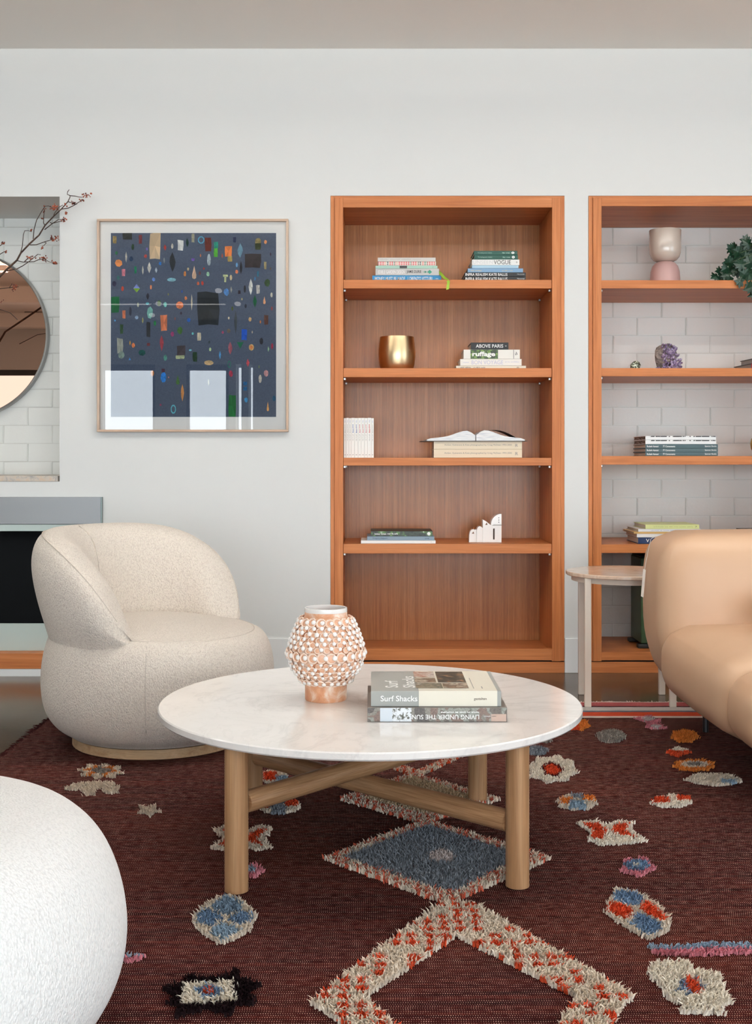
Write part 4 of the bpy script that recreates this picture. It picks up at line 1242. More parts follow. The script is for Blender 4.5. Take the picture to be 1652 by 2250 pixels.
# studded vase
M_CLAY = mat('peach_clay', (222, 158, 116), .4, spec=.5, coat=.25)
t = NT(M_CLAY); t.color(t.ramp(t.noise(t.coord(), 24, 4, .6, .6), [(0.3, (206, 132, 90)), (0.5, (224, 166, 128)), (0.68, (244, 226, 210))]))
M_CLAYR = mat('pale_clay', (236, 198, 168), .4, coat=.25)
t = NT(M_CLAYR); t.color(t.ramp(t.noise(t.coord(), 60, 2), [(0.30, (228, 172, 134)), (0.55, (246, 226, 210))]))
M_GLW = mat('white_bead', (246, 242, 238), .22, coat=.4)
VY = 3.115
VC = Vector((X(716, VY), VY, TT + .0003))
SV = thing('studded_vase', 'peach clay vase covered in white beads and petals on the marble table', 'vase', VC)
vp = [(0, 0), (.0545, 0), (.056, .003), (.056, .040), (.058, .048), (.070, .062), (.090, .090), (.0985, .122), (.098, .135), (.091, .160), (.080, .190), (.066, .213), (.057, .222), (.0565, .243), (.0540, .244), (.0525, .240), (.054, .215), (.085, .16), (.092, .12), (.05, .03), (0, .02)]
MB().lathe(vp, VC, 56).build('body', M_CLAY, SV, 50)
MB().lathe([(.0568, .2335), (.0572, .236), (.0566, .2442), (.0540, .2448), (.0520, .2442), (.0523, .222), (.0529, .222)], VC, 56).build('glazed_rim', M_GLW, SV, 60)
pts_out = [(.056, .040), (.058, .048), (.070, .062), (.090, .090), (.0985, .122), (.098, .135), (.091, .160), (.080, .190), (.066, .213), (.057, .222)]
def vr(z):
    for (r0, z0), (r1, z1) in zip(pts_out[:-1], pts_out[1:]):
        if z0 <= z <= z1: return r0 + (r1 - r0) * (z - z0) / (z1 - z0), (r1 - r0) / (z1 - z0)
    return .056, 0
# petal: thin clay disc with a raised open rim; bead: flattened ball
def ring_mesh():
    m = MB(); n = 9; k = 4
    vs = []; fs = []
    for i in range(n):
        a = math.radians(20 + 320 * i / (n - 1))
        rr = .20 * (1 - .5 * abs(2 * i / (n - 1) - 1) ** 2)
        for q in range(k):
            b = 2 * PI * q / k
            R = .85 + rr * math.cos(b)
            vs.append((R * math.cos(a), R * math.sin(a), .2 + rr * math.sin(b)))
    for i in range(n - 1):
        for q in range(k):
            fs.append((i * k + q, i * k + (q + 1) % k, (i + 1) * k + (q + 1) % k, (i + 1) * k + q))
    m._add(vs, fs)
    m.m = 1
    m._add([(0, 0, .26)] + [(.85 * math.cos(2 * PI * i / 10), .85 * math.sin(2 * PI * i / 10), .08) for i in range(10)], [(0, 1 + i, 1 + (i + 1) % 10) for i in range(10)])
    return m.mesh('petal', [M_CLAYR, M_CLAY], smooth=60)
PETAL = ring_mesh()
bb = MB().ball((0, 0, 0), 1.0, 2, (1, 1, .7)); BEAD = bb.mesh('bead', M_GLW, smooth=180)
def on_vase(z, ang, lift, size, me, name, roll=0.0):
    r, sl = vr(z)
    nrm = Vector((math.cos(ang), math.sin(ang), -sl)).normalized()
    p = VC + Vector((r * math.cos(ang), r * math.sin(ang), z)) + nrm * lift
    q = nrm.to_track_quat('Z', 'Y').to_matrix().to_4x4()
    place(name, me, SV, Matrix.Translation(p) @ q @ Matrix.Rotation(roll, 4, 'Z') @ Matrix.Scale(size, 4))
r_ = random.Random(12)
rows = [(.056, 22, .0125, .0060), (.0705, 24, .0088, .0052), (.0815, 25, .0090, .0054), (.0925, 25, .0090, .0054), (.104, 25, .0085, .0046), (.124, 25, .0140, .0068), (.1425, 25, .0090, .0058),
        (.155, 25, .0090, .0058), (.167, 25, .0090, .0058), (.179, 25, .0090, .0058), (.1915, 25, .0085, .0056), (.208, 20, .0135, .0060)]
for ri, (z, n, ps, bs) in enumerate(rows):
    big = ps > .009
    for i in range(n):
        a = 2 * PI * (i + .5 * (ri % 2)) / n + r_.uniform(-.03, .03)
        on_vase(z + r_.uniform(-.001, .001), a, .0030 if big else .0016, ps * r_.uniform(.93, 1.08), PETAL, 'petal', r_.uniform(-.4, .4) + (PI if ri < 5 else 0))
    nb_ = min(n, 25)
    for i in range(nb_):
        a = 2 * PI * (i + .5 * (ri % 2)) / nb_ + r_.uniform(-.03, .03) + .09
        on_vase(z + r_.uniform(-.0015, .0015) + (0 if big else .004), a, .0075 if big else .0055, bs * r_.uniform(.88, 1.12), BEAD, 'bead')

# two large books on the table
zb_ = TT + .0004
Yb = 2.843
B2 = book('photographic hardback lying lowest on the marble table, lettering upside down', X(807, Yb), X(1114, Yb), Yb, .275, zb_, zb_ + .0350, (120, 112, 106), rot=0,
          texts=())
hb = .0350
fB = rot_about((X(807, Yb) + X(1114, Yb)) / 2, Yb + .1375, 0)
M_PHOTO = mat('photo_spine', (110, 104, 98), .35)
t = NT(M_PHOTO)
nA = t.noise(t.coord((1, 1, 1)), 16, 2.0, .5); nB = t.noise(t.coord((1, 1, 2)), 190, 4.0, .7)
cA = t.ramp(nA, [(0.30, (88, 82, 78)), (0.40, (138, 134, 126)), (0.47, (128, 106, 96)), (0.52, (150, 152, 144)), (0.58, (106, 98, 90)), (0.68, (186, 164, 148))], 'CONSTANT')
cB = t.ramp(nB, [(0.36, (0.25, 0.25, 0.24)), (0.55, (0.95, 0.95, 0.95))])
t.color(t.mix(cA, cB, .75, 'MULTIPLY'))
xa, xb = X(807, Yb), X(1114, Yb)
def spine_patch(B, f, x0, x1, z0, z1, y, m, name, push=.0004):
    mb = MB(); q = [(x0, y - push, z0), (x1, y - push, z0), (x1, y - push, z1), (x0, y - push, z1)]
    mb._add([f(p) for p in q], [(0, 1, 2, 3)]); return mb.build(name, m, B)
spine_patch(B2, fB, xa + .001, xb - .001, zb_ + .001, zb_ + hb - .001, Yb, M_PHOTO, 'printed_photo')
M_SKY = mat('photo_sky', (222, 226, 230), .35)
t = NT(M_SKY); t.color(t.ramp(t.noise(t.coord((1, 1, 1)), 110, 4.0, .7), [(0.44, (70, 72, 60)), (0.5, (224, 228, 232))]))
spine_patch(B2, fB, X(835, Yb), X(904, Yb), zb_ + .001, zb_ + hb - .001, Yb, M_SKY, 'printed_sky', .0007)
spine_patch(B2, fB, X(835, Yb), X(862, Yb), zb_ + .001, zb_ + hb - .001, Yb, mat('photo_pale', (206, 214, 222), .35), 'printed_wall', .0010)
spine_patch(B2, fB, X(1079, Yb), X(1112, Yb), zb_ + .001, zb_ + hb * .55, Yb, mat('photo_pinkish', (188, 162, 148), .35), 'printed_ground', .0010)
text_part('LIVING UNDER THE SUN', fB((X(1052.5, Yb), Yb - .0006, zb_ + hb * .50)), (-1, 0, 0), (0, 0, -1), X(1052.5, Yb) - X(905, Yb), hb * .32, INK_W, B2, bold=.008)
text_part('~7,3,6,3,12', fB((X(1052.5, Yb), Yb - .0006, zb_ + hb * .72)), (-1, 0, 0), (0, 0, -1), X(1052.5, Yb) - X(968, Yb), hb * .10, INK_W, B2)
text_part('gestalten', fB((X(1090, Yb), Yb - .0006, zb_ + hb * .46)), (-1, 0, 0), (0, 0, -1), .03, hb * .13, INK_W, B2)
# grey and cream hardback on top
zc_ = zb_ + hb + .0004; hc = .0375; Yt = 2.852
xa, xb = X(815, Yt), X(1101, Yt)
B3 = book('grey hardback with a cream half jacket lying on top of the photographic hardback', xa, xb, Yt, .268, zc_, zc_ + hc, (158, 160, 156), rot=0, board=.003, inset=.005)
zt3 = zc_ + hc
idf = lambda p: Vector(p)
M_JK = mat('cream_jacket', (228, 222, 206), .45)
xj = X(920, Yt); xj2 = X(1092.5, Yt)
mb = MB(); e_ = .0006
prof = [(Yt - e_, zc_ + .0006), (Yt - e_, zt3 + e_), (Yt + .268, zt3 + e_)]
mb._add([(xj, y, z) for y, z in prof] + [(xj2, y, z) for y, z in prof], [(0, 3, 4, 1), (1, 4, 5, 2)])
mb.build('cream_jacket', M_JK, B3)
text_part('Surf Shacks', (X(836, Yt), Yt - .0003, zc_ + hc * .34), (1, 0, 0), (0, 0, 1), X(917, Yt) - X(836, Yt), hc * .37, INK_W, B3, bold=.012)
text_part('gestalten', (X(1041, Yt), Yt - .0009, zc_ + hc * .38), (1, 0, 0), (0, 0, 1), X(1069, Yt) - X(1041, Yt), hc * .22, mat('ink_brown', (90, 74, 62), .5), B3, bold=.006)
# cover lettering reads away from the spine (towards the right edge)
def topP(px, py):
    Y = F * (1 - zt3) / (py - HY)
    return (X(px, Y), Y, zt3)
a0 = topP(877, 1511)
text_part('Surf', (.068, 2.895, zt3 + .0002), (0, 1, 0), (-1, 0, 0), .09, .033, INK_W, B3, bold=.015)
text_part('Shacks', (.1105, 2.895, zt3 + .0002), (0, 1, 0), (-1, 0, 0), .15, .031, INK_W, B3, bold=.015)
def top_patch(x0, x1, y0, y1, m, name):
    mb = MB(); z = zt3 + .0012
    mb._add([(x0, y0, z), (x1, y0, z), (x1, y1, z), (x0, y1, z)], [(0, 1, 2, 3)]); return mb.build(name, m, B3)
M_PH = [foliage_mat('photo_dark_trees', [(24, 26, 24), (44, 46, 42), (88, 74, 60), (170, 120, 80)], 46.0), foliage_mat('photo_beach', [(196, 180, 166), (160, 110, 90), (206, 196, 186), (120, 80, 70)], 40.0),
        foliage_mat('photo_shack', [(150, 128, 104), (92, 70, 56), (178, 168, 150), (60, 56, 48)], 34.0), foliage_mat('photo_garden', [(96, 98, 84), (140, 128, 110), (70, 74, 60), (190, 180, 168)], 36.0)]
for (u0, u1, v0, v1, k) in ((.352, .52, .66, .96, 1), (.352, .52, .40, .63, 2), (.535, .76, .40, .96, 0), (.352, .56, .12, .37, 3), (.565, .76, .12, .37, 2)):
    top_patch(xa + u0 * (xb - xa), xa + u1 * (xb - xa), Yt + v0 * .268, Yt + v1 * .268, M_PH[k], 'cover_photo')
top_patch(xa + .795 * (xb - xa), xa + .80 * (xb - xa), Yt + .10 * .268, Yt + .62 * .268, INK_G, 'printed_line')
top_patch(xa + .86 * (xb - xa), xa + .868 * (xb - xa), Yt + .10 * .268, Yt + .2 * .268, INK_G, 'printed_line')

# ------------------------------------------------------------------ boucle armchair and ottoman
def boucle(name, col, dark, sc=1.0, relief=.8):
    m = mat(name, col, .95, spec=.12)
    t = NT(m)
    m.node_tree.nodes['Principled BSDF'].inputs['Sheen Weight'].default_value = .25
    v = t.coord((1, 1, .6))
    n1 = t.noise(v, 170 * sc, 4.0, .65, 1.0)
    vo = t.add('ShaderNodeTexVoronoi'); vo.inputs['Scale'].default_value = 260 * sc; t.link(v, vo.inputs['Vector'])
    hgt = t.math('SUBTRACT', n1, t.math('MULTIPLY', vo.outputs['Distance'], 0.55))
    t.color(t.ramp(hgt, [(0.02, dark), (0.30, col)]))  # hollows between the loops darkened in the colour as self-shadow
    t.bump(hgt, relief, .006)
    return m


M_BOU = boucle('boucle_cream', (238, 227, 214), (220, 207, 194))
M_BOUW = boucle('boucle_white', (255, 253, 250), (242, 240, 237), relief=.6)
M_SEAM = mat('seam_thread', (204, 192, 180), .95, spec=.1)
AC = Vector((X(350, 4.15), 4.15, RUG_T))
CH = thing('boucle_armchair', 'rounded cream boucle armchair with wraparound back on a low oak plinth', 'armchair', AC)
M_OAKX = wood('oak_plinth', (176, 138, 100), (200, 166, 128), (214, 184, 148), 0, scale=1.0)
MB().lathe([(0, 0), (.296, 0), (.30, .003), (.30, .034), (0, .034)], AC, 72).build('plinth', M_OAKX, CH, 40)
bprof = [(0, .034), (.27, .034), (.315, .046), (.355, .072), (.384, .110), (.400, .155), (.406, .21), (.405, .265), (.398, .315), (.384, .36), (.365, .388), (.335, .402), (.29, .411), (.2, .422), (.1, .429), (0, .431)]
def tilt(p):
    q = p - AC
    k = max(0, (q.z - .30)) / .13
    q.z += k * (-.05 * (q.x * math.cos(math.radians(-20)) + q.y * math.sin(math.radians(-20))))
    return AC + q
MB().lathe(smooth_prof(bprof), AC, 128).xform(tilt).build('seat_body', M_BOU, CH, 180)
REAR = math.radians(148)
SPAN_N, SPAN_F = math.radians(118), math.radians(106)
def theta(u): return REAR + u * (SPAN_N if u > 0 else SPAN_F)
def back_ring(u):
    """cross-section of the wraparound back at u in [-1, 1]; list of (r, z)"""
    a = abs(u)
    k = 1 - .95 * a ** 4.2
    e = 1.0 if a < .80 else math.sqrt(max(0, 1 - ((a - .80) / .20) ** 2))
    e = max(e, .02)
    outer = [(.366, .330), (.379, .375), (.392, .42), (.418, .50), (.440, .585), (.446, .65), (.434, .705), (.407, .742)]
    top = [(.372, .756), (.335, .750), (.298, .728)]
    inner = [(.270, .69), (.252, .62), (.244, .53), (.244, .45), (.250, .38)]
    sec = outer + top + inner
    rc = .335
    res = []
    for (r, z) in sec:
        zz = .385 + (z - .385) * k if z > .385 else z
        # arms keep some height of their own
        rr = rc + (r - rc) * e
        # outward lean fades to the arms
        rr -= .045 * a ** 2 * max(0, (r - .39) / .06) * min(1, max(0, (z - .4) / .2))
        zz = .39 + (zz - .39) * (e ** .5 if a > .80 else 1)
        res.append((rr, zz))
    return res
NS = 72
mb = MB(); vs = []; fs = []
ns = None
for i in range(NS + 1):
    u = -1 + 2 * i / NS
    u = math.copysign(abs(u) ** .7, u)
    ring = back_ring(u)
    ns = len(ring)
    th = theta(u)
    for (r, z) in ring:
        vs.append(AC + Vector((r * math.cos(th), r * math.sin(th), z)))
for i in range(NS):
    for k in range(ns):
        a, b = i * ns + k, i * ns + (k + 1) % ns
        fs.append((a, b, b + ns, a + ns))
fs.append(tuple(range(ns))); fs.append(tuple(reversed(range(NS * ns, NS * ns + ns))))
mb._add(vs, fs)
ob = mb.build('backrest', M_BOU, CH, 180)
sm = ob.modifiers.new('round', 'SUBSURF'); sm.levels = 1; sm.render_levels = 2
def seam(pts, name='seam', r=.0016): MB().tube(pts, r, 6).build(name, M_SEAM, CH, 180)
def back_pt(u, k, off=.001):
    ring = back_ring(u); r, z = ring[k]; th = theta(u)
    return AC + Vector(((r + off) * math.cos(th), (r + off) * math.sin(th), z))
seam([back_pt(-.94 + 1.88 * i / 60, 7, -.004) for i in range(61)])
seam([back_pt(.10, k, .0) for k in range(9, 14)], r=.0016)
def body_pt(th, k, off=0.0):
    r, z = bprof[k]
    return tilt(AC + Vector(((r + off) * math.cos(th), (r + off) * math.sin(th), z)))
seam([body_pt(math.radians(-110 + 160 * i / 50), 11, 0.0) + Vector((0, 0, -.0005)) for i in range(51)], r=.002)
seam([body_pt(math.radians(-86), k, .0) for k in range(4, 12)], r=.0016)

OC = Vector((-.845, 1.93, RUG_T))
OT = thing('boucle_ottoman', 'round white boucle ottoman in the near left corner', 'ottoman', OC)
MB().lathe([(0, 0), (.33, 0), (.33, .034), (0, .034)], OC, 64).build('plinth', M_OAKX, OT, 40)
oprof = [(0, .034), (.33, .034), (.375, .05), (.405, .085), (.425, .13), (.433, .18), (.430, .23), (.418, .28), (.398, .325), (.37, .36), (.33, .388), (.27, .405), (.18, .415), (0, .42)]
MB().lathe(smooth_prof(oprof), OC, 160).build('cushion', M_BOUW, OT, 180)
MB().tube([OC + Vector((.352 * math.cos(2 * PI * i / 90), .352 * math.sin(2 * PI * i / 90), .3725)) for i in range(91)], .002, 6).build('top_seam', mat('seam_white', (206, 208, 208), .95), OT, 180)
MB().tube([OC + Vector((r * math.cos(math.radians(-42)), r * math.sin(math.radians(-42)), z)) for r, z in oprof[2:10]], .0014, 6).build('side_seam', mat('seam_white', (206, 208, 208), .95), OT, 180)

# ------------------------------------------------------------------ tan leather sofa
M_LEA = mat('tan_leather', (202, 163, 130), .42, spec=.45)
t = NT(M_LEA)
nn = t.noise(t.coord(), 420, 3.0); t.bump(nn, .06, .0006)
t.color(t.ramp(t.noise(t.coord(), 3.0, 3.0), [(0.3, (196, 160, 129)), (0.7, (201, 167, 138))]))
M_PIPE = mat('leather_seam', (184, 132, 94), .5)
SX0, SX1 = 1.025, 2.95
SF = thing('leather_sofa', 'puffy tan leather sofa on dark metal legs at the right edge', 'sofa', ((SX0 + SX1) / 2, 3.8, RUG_T))
def lean(p):
    # backrest: bottom tucks under, top leans a little back
    k = (p.z - .45) / .3
    q = p.copy()
    if p.z < .42: q.x += (.42 - p.z) ** 2 * 1.1 * (1 if p.x < 2 else -1)
    if p.z > .55: q.x += (p.z - .55) ** 2 * .9 * (1 if p.x < 2 else -1)
    q.y += .03 * k
    return q
MB().pillow(SX0, SX1, 4.07, 4.44, .165, .735, .085, (.015, .035, .012), 16, lean).build('backrest', M_LEA, SF, 180)
MB().pillow(SX0 - .008, SX1 + .008, 3.36, 4.16, .165, .425, .105, (.02, .02, .022), 16).build('seat', M_LEA, SF, 180)
MB().pillow(SX0 + .018, SX1 - .018, 3.10, 3.46, .165, .400, .10, (.02, .03, .012), 16).build('seat_front', M_LEA, SF, 180)
pp = []
for i in range(9): a = math.radians(270 - 90 * i / 8); pp.append((1.133 + .087 * math.cos(a), .270 + .087 * math.sin(a)))
for i in range(9): a = math.radians(180 - 90 * i / 8); pp.append((1.133 + .087 * math.cos(a), .312 + .087 * math.sin(a)))
for i in range(1, 16): pp.append((1.133 + 1.71 * i / 15, .399 + .012 * math.sin(PI * i / 15)))
MB().tube([(x, 3.408, z) for x, z in pp], .0035, 8).build('front_seam', M_PIPE, SF, 180)
for (x, y) in ((1.22, 4.26), (2.75, 4.26), (1.25, 3.42), (2.75, 3.42)):
    MB().tube([(x, y, RUG_T), (x, y, .22)], .011, 12).build('leg', mat('gunmetal', (60, 60, 62), .4, metal=.8), SF, 40)
tg = P(1416, 1250, 4.40); 
mb = MB(); a = P(1414.5, 1250, 4.30); 
q = [P(1413, 1250, 4.30), P(1419, 1252, 4.30), P(1413.5, 1313, 4.30), P(1408, 1310, 4.30)]
mb._add(q + [p + Vector((0, .0015, 0)) for p in q], [(0, 1, 2, 3), (7, 6, 5, 4), (0, 4, 5, 1), (1, 5, 6, 2), (2, 6, 7, 3), (3, 7, 4, 0)])
tgo = mb.build('swing_tag', mat('tag_card', (238, 230, 220), .6), SF)
MB().tube([P(1441, 1178, 4.24), P(1430, 1184, 4.26), P(1425, 1205, 4.28), P(1419, 1235, 4.295), P(1416, 1251, 4.30)], .0012, 6).build('tag_cord', mat('tag_card', (238, 230, 220), .6), SF)

# throw cushion whose corner just shows at the right edge
mb = MB().pillow(1.283, 1.74, 3.78, 3.96, .448, .548, .048, (.0, .01, .015), 10)
tc_ = mb.build('throw_cushion', M_LEA, None, 180, origin=(1.5, 3.87, .448))
tag(tc_, 'small tan leather cushion lying on the sofa seat at the right edge', 'cushion')

# ------------------------------------------------------------------ side table
M_TRAV = mat('beige_stone', (216, 190, 168), .14, spec=.5)
t = NT(M_TRAV); t.color(t.ramp(t.noise(t.coord((1, 3, 1)), 12, 5.0, .6, .8), [(0.3, (196, 166, 142)), (0.55, (218, 196, 176)), (0.75, (206, 200, 194))]))
M_CRM = mat('cream_metal', (226, 212, 196), .35)
SC_ = Vector((1.054, 4.835, 0))
ST = thing('side_table', 'round beige stone side table with slim cream metal legs beside the sofa', 'table', SC_)
zt = .540; R_ = .245
MB().lathe([(0, zt - .016), (R_ - .003, zt - .016), (R_, zt - .013), (R_, zt - .003), (R_ - .003, zt), (0, zt)], SC_, 72).build('stone_top', M_TRAV, ST, 30)
MB().lathe([(.215, zt - .038), (.222, zt - .038), (.222, zt - .0165), (.215, zt - .0165), (.215, zt - .038)], SC_, 72).build('apron_ring', M_CRM, ST, 30)
for (x, y) in ((.870, 4.69), (1.211, 4.69), (.896, 4.975), (1.238, 4.975)):
    a = math.atan2(y - SC_.y, x - SC_.x)
    zf_ = RUG_T if y < 4.77 else 0
    MB().box(x - .0135, x + .0135, y - .009, y + .009, zf_, zt - .0165, .0025).build('leg', M_CRM, ST)

# ------------------------------------------------------------------ rug
RX0, RX1, RY0, RY1 = -1.235, 2.15, 0.55, 4.785
RUG = thing('rug', 'dark maroon woven rug with shaggy cream, red and blue pile motifs', 'rug', ((RX0 + RX1) / 2, (RY0 + RY1) / 2, 0))
M_RUG = mat('maroon_weave', (72, 30, 30), .95, spec=.05)
t = NT(M_RUG)
co = t.add('ShaderNodeTexCoord')
sx = t.add('ShaderNodeSeparateXYZ'); t.link(co.outputs['Object'], sx.inputs[0])
ox, oy = sx.outputs[0], sx.outputs[1]
warp = t.noise(t.coord((8, 60, 1)), 1.0, 2.0)
rowp = t.math('SINE', t.math('ADD', t.math('MULTIPLY', oy, 2 * PI / .0072), t.math('MULTIPLY', warp, 2.5)))
colp = t.math('SINE', t.math('ADD', t.math('MULTIPLY', ox, 2 * PI / .0044), t.math('MULTIPLY', t.math('SINE', t.math('MULTIPLY', oy, PI / .0085)), 1.2)))
dots = t.math('MULTIPLY', t.math('ADD', t.math('MULTIPLY', rowp, .5), .5), t.math('ADD', t.math('MULTIPLY', colp, .5), .5))
streak = t.noise(t.coord((3.0, 55, 1)), 1.0, 3.0, .6)
streak2 = t.noise(t.coord((14.0, 150, 1)), 1.0, 2.0, .6)
base = t.ramp(streak, [(0.3, (34, 9, 10)), (0.5, (54, 15, 15)), (0.7, (76, 25, 20))])
base = t.mix(base, (92, 36, 22), t.math('MULTIPLY', t.ramp(t.noise(t.coord((1.1, 1.6, 1)), 1.0, 3.0, .55), [(0.48, (0.0, 0.0, 0.0)), (0.70, (1.0, 1.0, 1.0))]), .35))
base = t.mix(base, t.ramp(streak2, [(0.3, (0.55, 0.55, 0.55)), (0.65, (1.0, 1.0, 1.0))]), .8, 'MULTIPLY')
thr = t.math('ADD', dots, t.math('MULTIPLY', t.math('SUBTRACT', t.noise(t.coord((40, 90, 1)), 1.0, 2.0), .5), .9))
spark = t.ramp(thr, [(0.69, (0.0, 0.0, 0.0)), (0.96, (1.0, 1.0, 1.0))])
colr = t.mix(base, (226, 186, 168), t.math('MULTIPLY', spark, .9))
# woven stripes at the far end, by distance along the rug
RYC = (RY0 + RY1) / 2
cm = t.add('ShaderNodeMapRange'); t.link(t.math('ADD', oy, t.math('MULTIPLY', t.math('SUBTRACT', t.noise(t.coord((14, 14, 1)), 1.0, 2.0), .5), .012)), cm.inputs[0])
cm.inputs[1].default_value = 4.40 - RYC; cm.inputs[2].default_value = 4.80 - RYC
st = []
def sp(y): return (y - 4.40) / .4
stops = [(0.0, (70, 28, 28)), (sp(4.488), (214, 200, 190)), (sp(4.519), (196, 74, 48)), (sp(4.592), (96, 106, 122)), (sp(4.617), (206, 198, 192)), (sp(4.684), (44, 22, 26)), (sp(4.70), (176, 92, 92)), (sp(4.775), (216, 200, 192))]
strp = t.ramp(cm.outputs[0], stops, 'CONSTANT')
strp = t.mix(strp, t.ramp(streak2, [(0.3, (0.7, 0.7, 0.7)), (0.65, (1.0, 1.0, 1.0))]), .7, 'MULTIPLY')
colr = t.mix(colr, strp, t.math('GREATER_THAN', oy, 4.488 - RYC))
t.color(colr)
t.bump(t.math('ADD', dots, t.math('MULTIPLY', streak2, .6)), .6, .004)
# woven body with slightly wandering edges
nx, ny = 60, 80
mb = MB(); vs = []
r_ = random.Random(2)
for zz in (0.0005, RUG_T):
    for j in range(ny + 1):
        for i in range(nx + 1):
            x = RX0 + (RX1 - RX0) * i / nx; y = RY0 + (RY1 - RY0) * j / ny
            if i in (0, nx): x += .006 * math.sin(y * 9) + .003 * math.sin(y * 31)
            if j in (0, ny): y += .005 * math.sin(x * 8) + .003 * math.sin(x * 27)
            vs.append((x, y, zz))
n1_ = (nx + 1) * (ny + 1)
fs = []
idx = lambda i, j: j * (nx + 1) + i
for j in range(ny):
    for i in range(nx):
        fs.append((idx(i, j) + n1_, idx(i + 1, j) + n1_, idx(i + 1, j + 1) + n1_, idx(i, j + 1) + n1_))
for i in range(nx):
    for j in (0, ny): fs.append((idx(i, j), idx(i + 1, j), idx(i + 1, j) + n1_, idx(i, j) + n1_))
for j in range(ny):
    for i in (0, nx): fs.append((idx(i, j), idx(i, j + 1), idx(i, j + 1) + n1_, idx(i, j) + n1_))
fs.append(tuple([idx(0, 0), idx(nx, 0), idx(nx, ny), idx(0, ny)]))
mb._add(vs, fs)
mb.build('woven_ground', M_RUG, RUG, 30)

M_PILE = mat('wool_pile', (220, 210, 195), .95, spec=.05)
t = NT(M_PILE); at = t.add('ShaderNodeVertexColor'); at.layer_name = 'col'; t.color(at.outputs['Color'])
CRM = lin((224, 210, 192)); CRM2 = lin((208, 186, 156)); RED = lin((216, 88, 54)); BLU = lin((122, 146, 172)); SLA = lin((140, 146, 154)); LBL = lin((156, 176, 192))
ORA = lin((222, 136, 66)); PNK = lin((212, 136, 146)); GRY = lin((150, 142, 134)); BLK = lin((34, 22, 24)); DRD = lin((168, 50, 40)); WHT = lin((242, 232, 216))


def inside(poly, x, y):
    c = False; n = len(poly); j = n - 1
    for i in range(n):
        xi, yi = poly[i]; xj, yj = poly[j]
        if (yi > y) != (yj > y) and x < (xj - xi) * (y - yi) / (yj - yi) + xi: c = not c
        j = i
    return c


def checks(ca, cb, cell=.042, p=.8):
    def f(x, y):
        # diagonal chequer of the second colour, some cells skipped
        u, v_ = (x + y) / cell, (x - y) / cell
        iu, iv = math.floor(u), math.floor(v_)
        k = (iu * 73856093 ^ iv * 19349663) & 0xffff
        fu, fv = u % 1, v_ % 1
        return cb if (iu + iv) % 2 == 0 and (k % 100) / 100 < p and .08 < fu < .92 and .08 < fv < .92 else ca
    return f


PILE_SEED = [0]


def motif(layers, spacing=.0042, h=(.008, .013), lean_=.6, fuzz=.005, label=None):
    """layers: (polygon in floor metres, colour or f(x, y)), later ones on top; builds one tufted part"""
    PILE_SEED[0] += 1
    r_ = random.Random(100 + PILE_SEED[0])
    xs = [p[0] for l in layers for p in l[0]]; ys = [p[1] for l in layers for p in l[0]]
    mb = MB(); cols = []
    V = mb.v; Fc = mb.f
    x0, x1, y0, y1 = min(xs) - .01, max(xs) + .01, min(ys) - .01, max(ys) + .01
    ny_ = int((y1 - y0) / spacing); nx_ = int((x1 - x0) / spacing)
    for j in range(ny_ + 1):
        for i in range(nx_ + 1):
            x = x0 + (i + r_.uniform(-.5, .5)) * spacing; y = y0 + (j + r_.uniform(-.5, .5)) * spacing
            qx, qy = x + r_.gauss(0, fuzz * .5), y + r_.gauss(0, fuzz * .5)
            c = None
            for poly, cc in layers:
                if inside(poly, qx, qy): c = cc(qx, qy) if callable(cc) else cc
            if c is None or not (RX0 < x < RX1 and y < RY1): continue
            b = r_.uniform(.0017, .0028); hh_ = r_.uniform(*h)
            a = r_.uniform(0, 2 * PI)
            lx, ly = r_.gauss(0, .35) * hh_, (-lean_ + r_.gauss(0, .35)) * hh_
            o = len(V)
            for k in range(3):
                V.append(Vector((x + b * math.cos(a + k * 2.0944), y + b * math.sin(a + k * 2.0944), RUG_T - .0005)))
            mx, my, mz = x + lx * .4, y + ly * .4, RUG_T + hh_ * .62
            for k in range(3):
                V.append(Vector((mx + b * .85 * math.cos(a + k * 2.0944), my + b * .85 * math.sin(a + k * 2.0944), mz)))
            V.append(Vector((x + lx, y + ly, RUG_T + hh_)))
            for k in range(3):
                k2 = (k + 1) % 3
                Fc.append((o + k, o + k2, o + 3 + k2, o + 3 + k)); Fc.append((o + 3 + k, o + 3 + k2, o + 6))
            q = r_.uniform(.80, 1.14)
            c = tuple(min(1, v_ * q) for v_ in c)
            cols += [c] * 6
    mb.mi = [0] * len(Fc)
    me = bpy.data.meshes.new('pile_motif')
    org = RUG.location
    me.from_pydata([tuple(p - org) for p in V], [], Fc)
    me.materials.append(M_PILE)
    o = bpy.data.objects.new('pile_motif', me); COL.objects.link(o); o.parent = RUG
    face_colours(o, cols)
    if label: o['label'] = label
    o['kind'] = 'stuff'
    return o


def fp(*pts): return [floor_pt(px, py, .012) for px, py in pts]
def dia(cx, cy, w_, h_): return fp((cx, cy - h_ / 2), (cx + w_ / 2, cy), (cx, cy + h_ / 2), (cx - w_ / 2, cy))
def ell(cx, cy, w_, h_, n=14): return fp(*[(cx + w_ / 2 * math.cos(2 * PI * i / n), cy + h_ / 2 * math.sin(2 * PI * i / n)) for i in range(n)])
def rec(cx, cy, w_, h_): return fp((cx - w_ / 2, cy - h_ / 2), (cx + w_ / 2, cy - h_ / 2), (cx + w_ / 2, cy + h_ / 2), (cx - w_ / 2, cy + h_ / 2))
def star(cx, cy, w_, h_, n=8, d=.62, ph=0.2): return fp(*[(cx + w_ / 2 * (1 if i % 2 == 0 else d) * math.cos(PI * i / n + ph), cy + h_ / 2 * (1 if i % 2 == 0 else d) * math.sin(PI * i / n + ph)) for i in range(2 * n)])


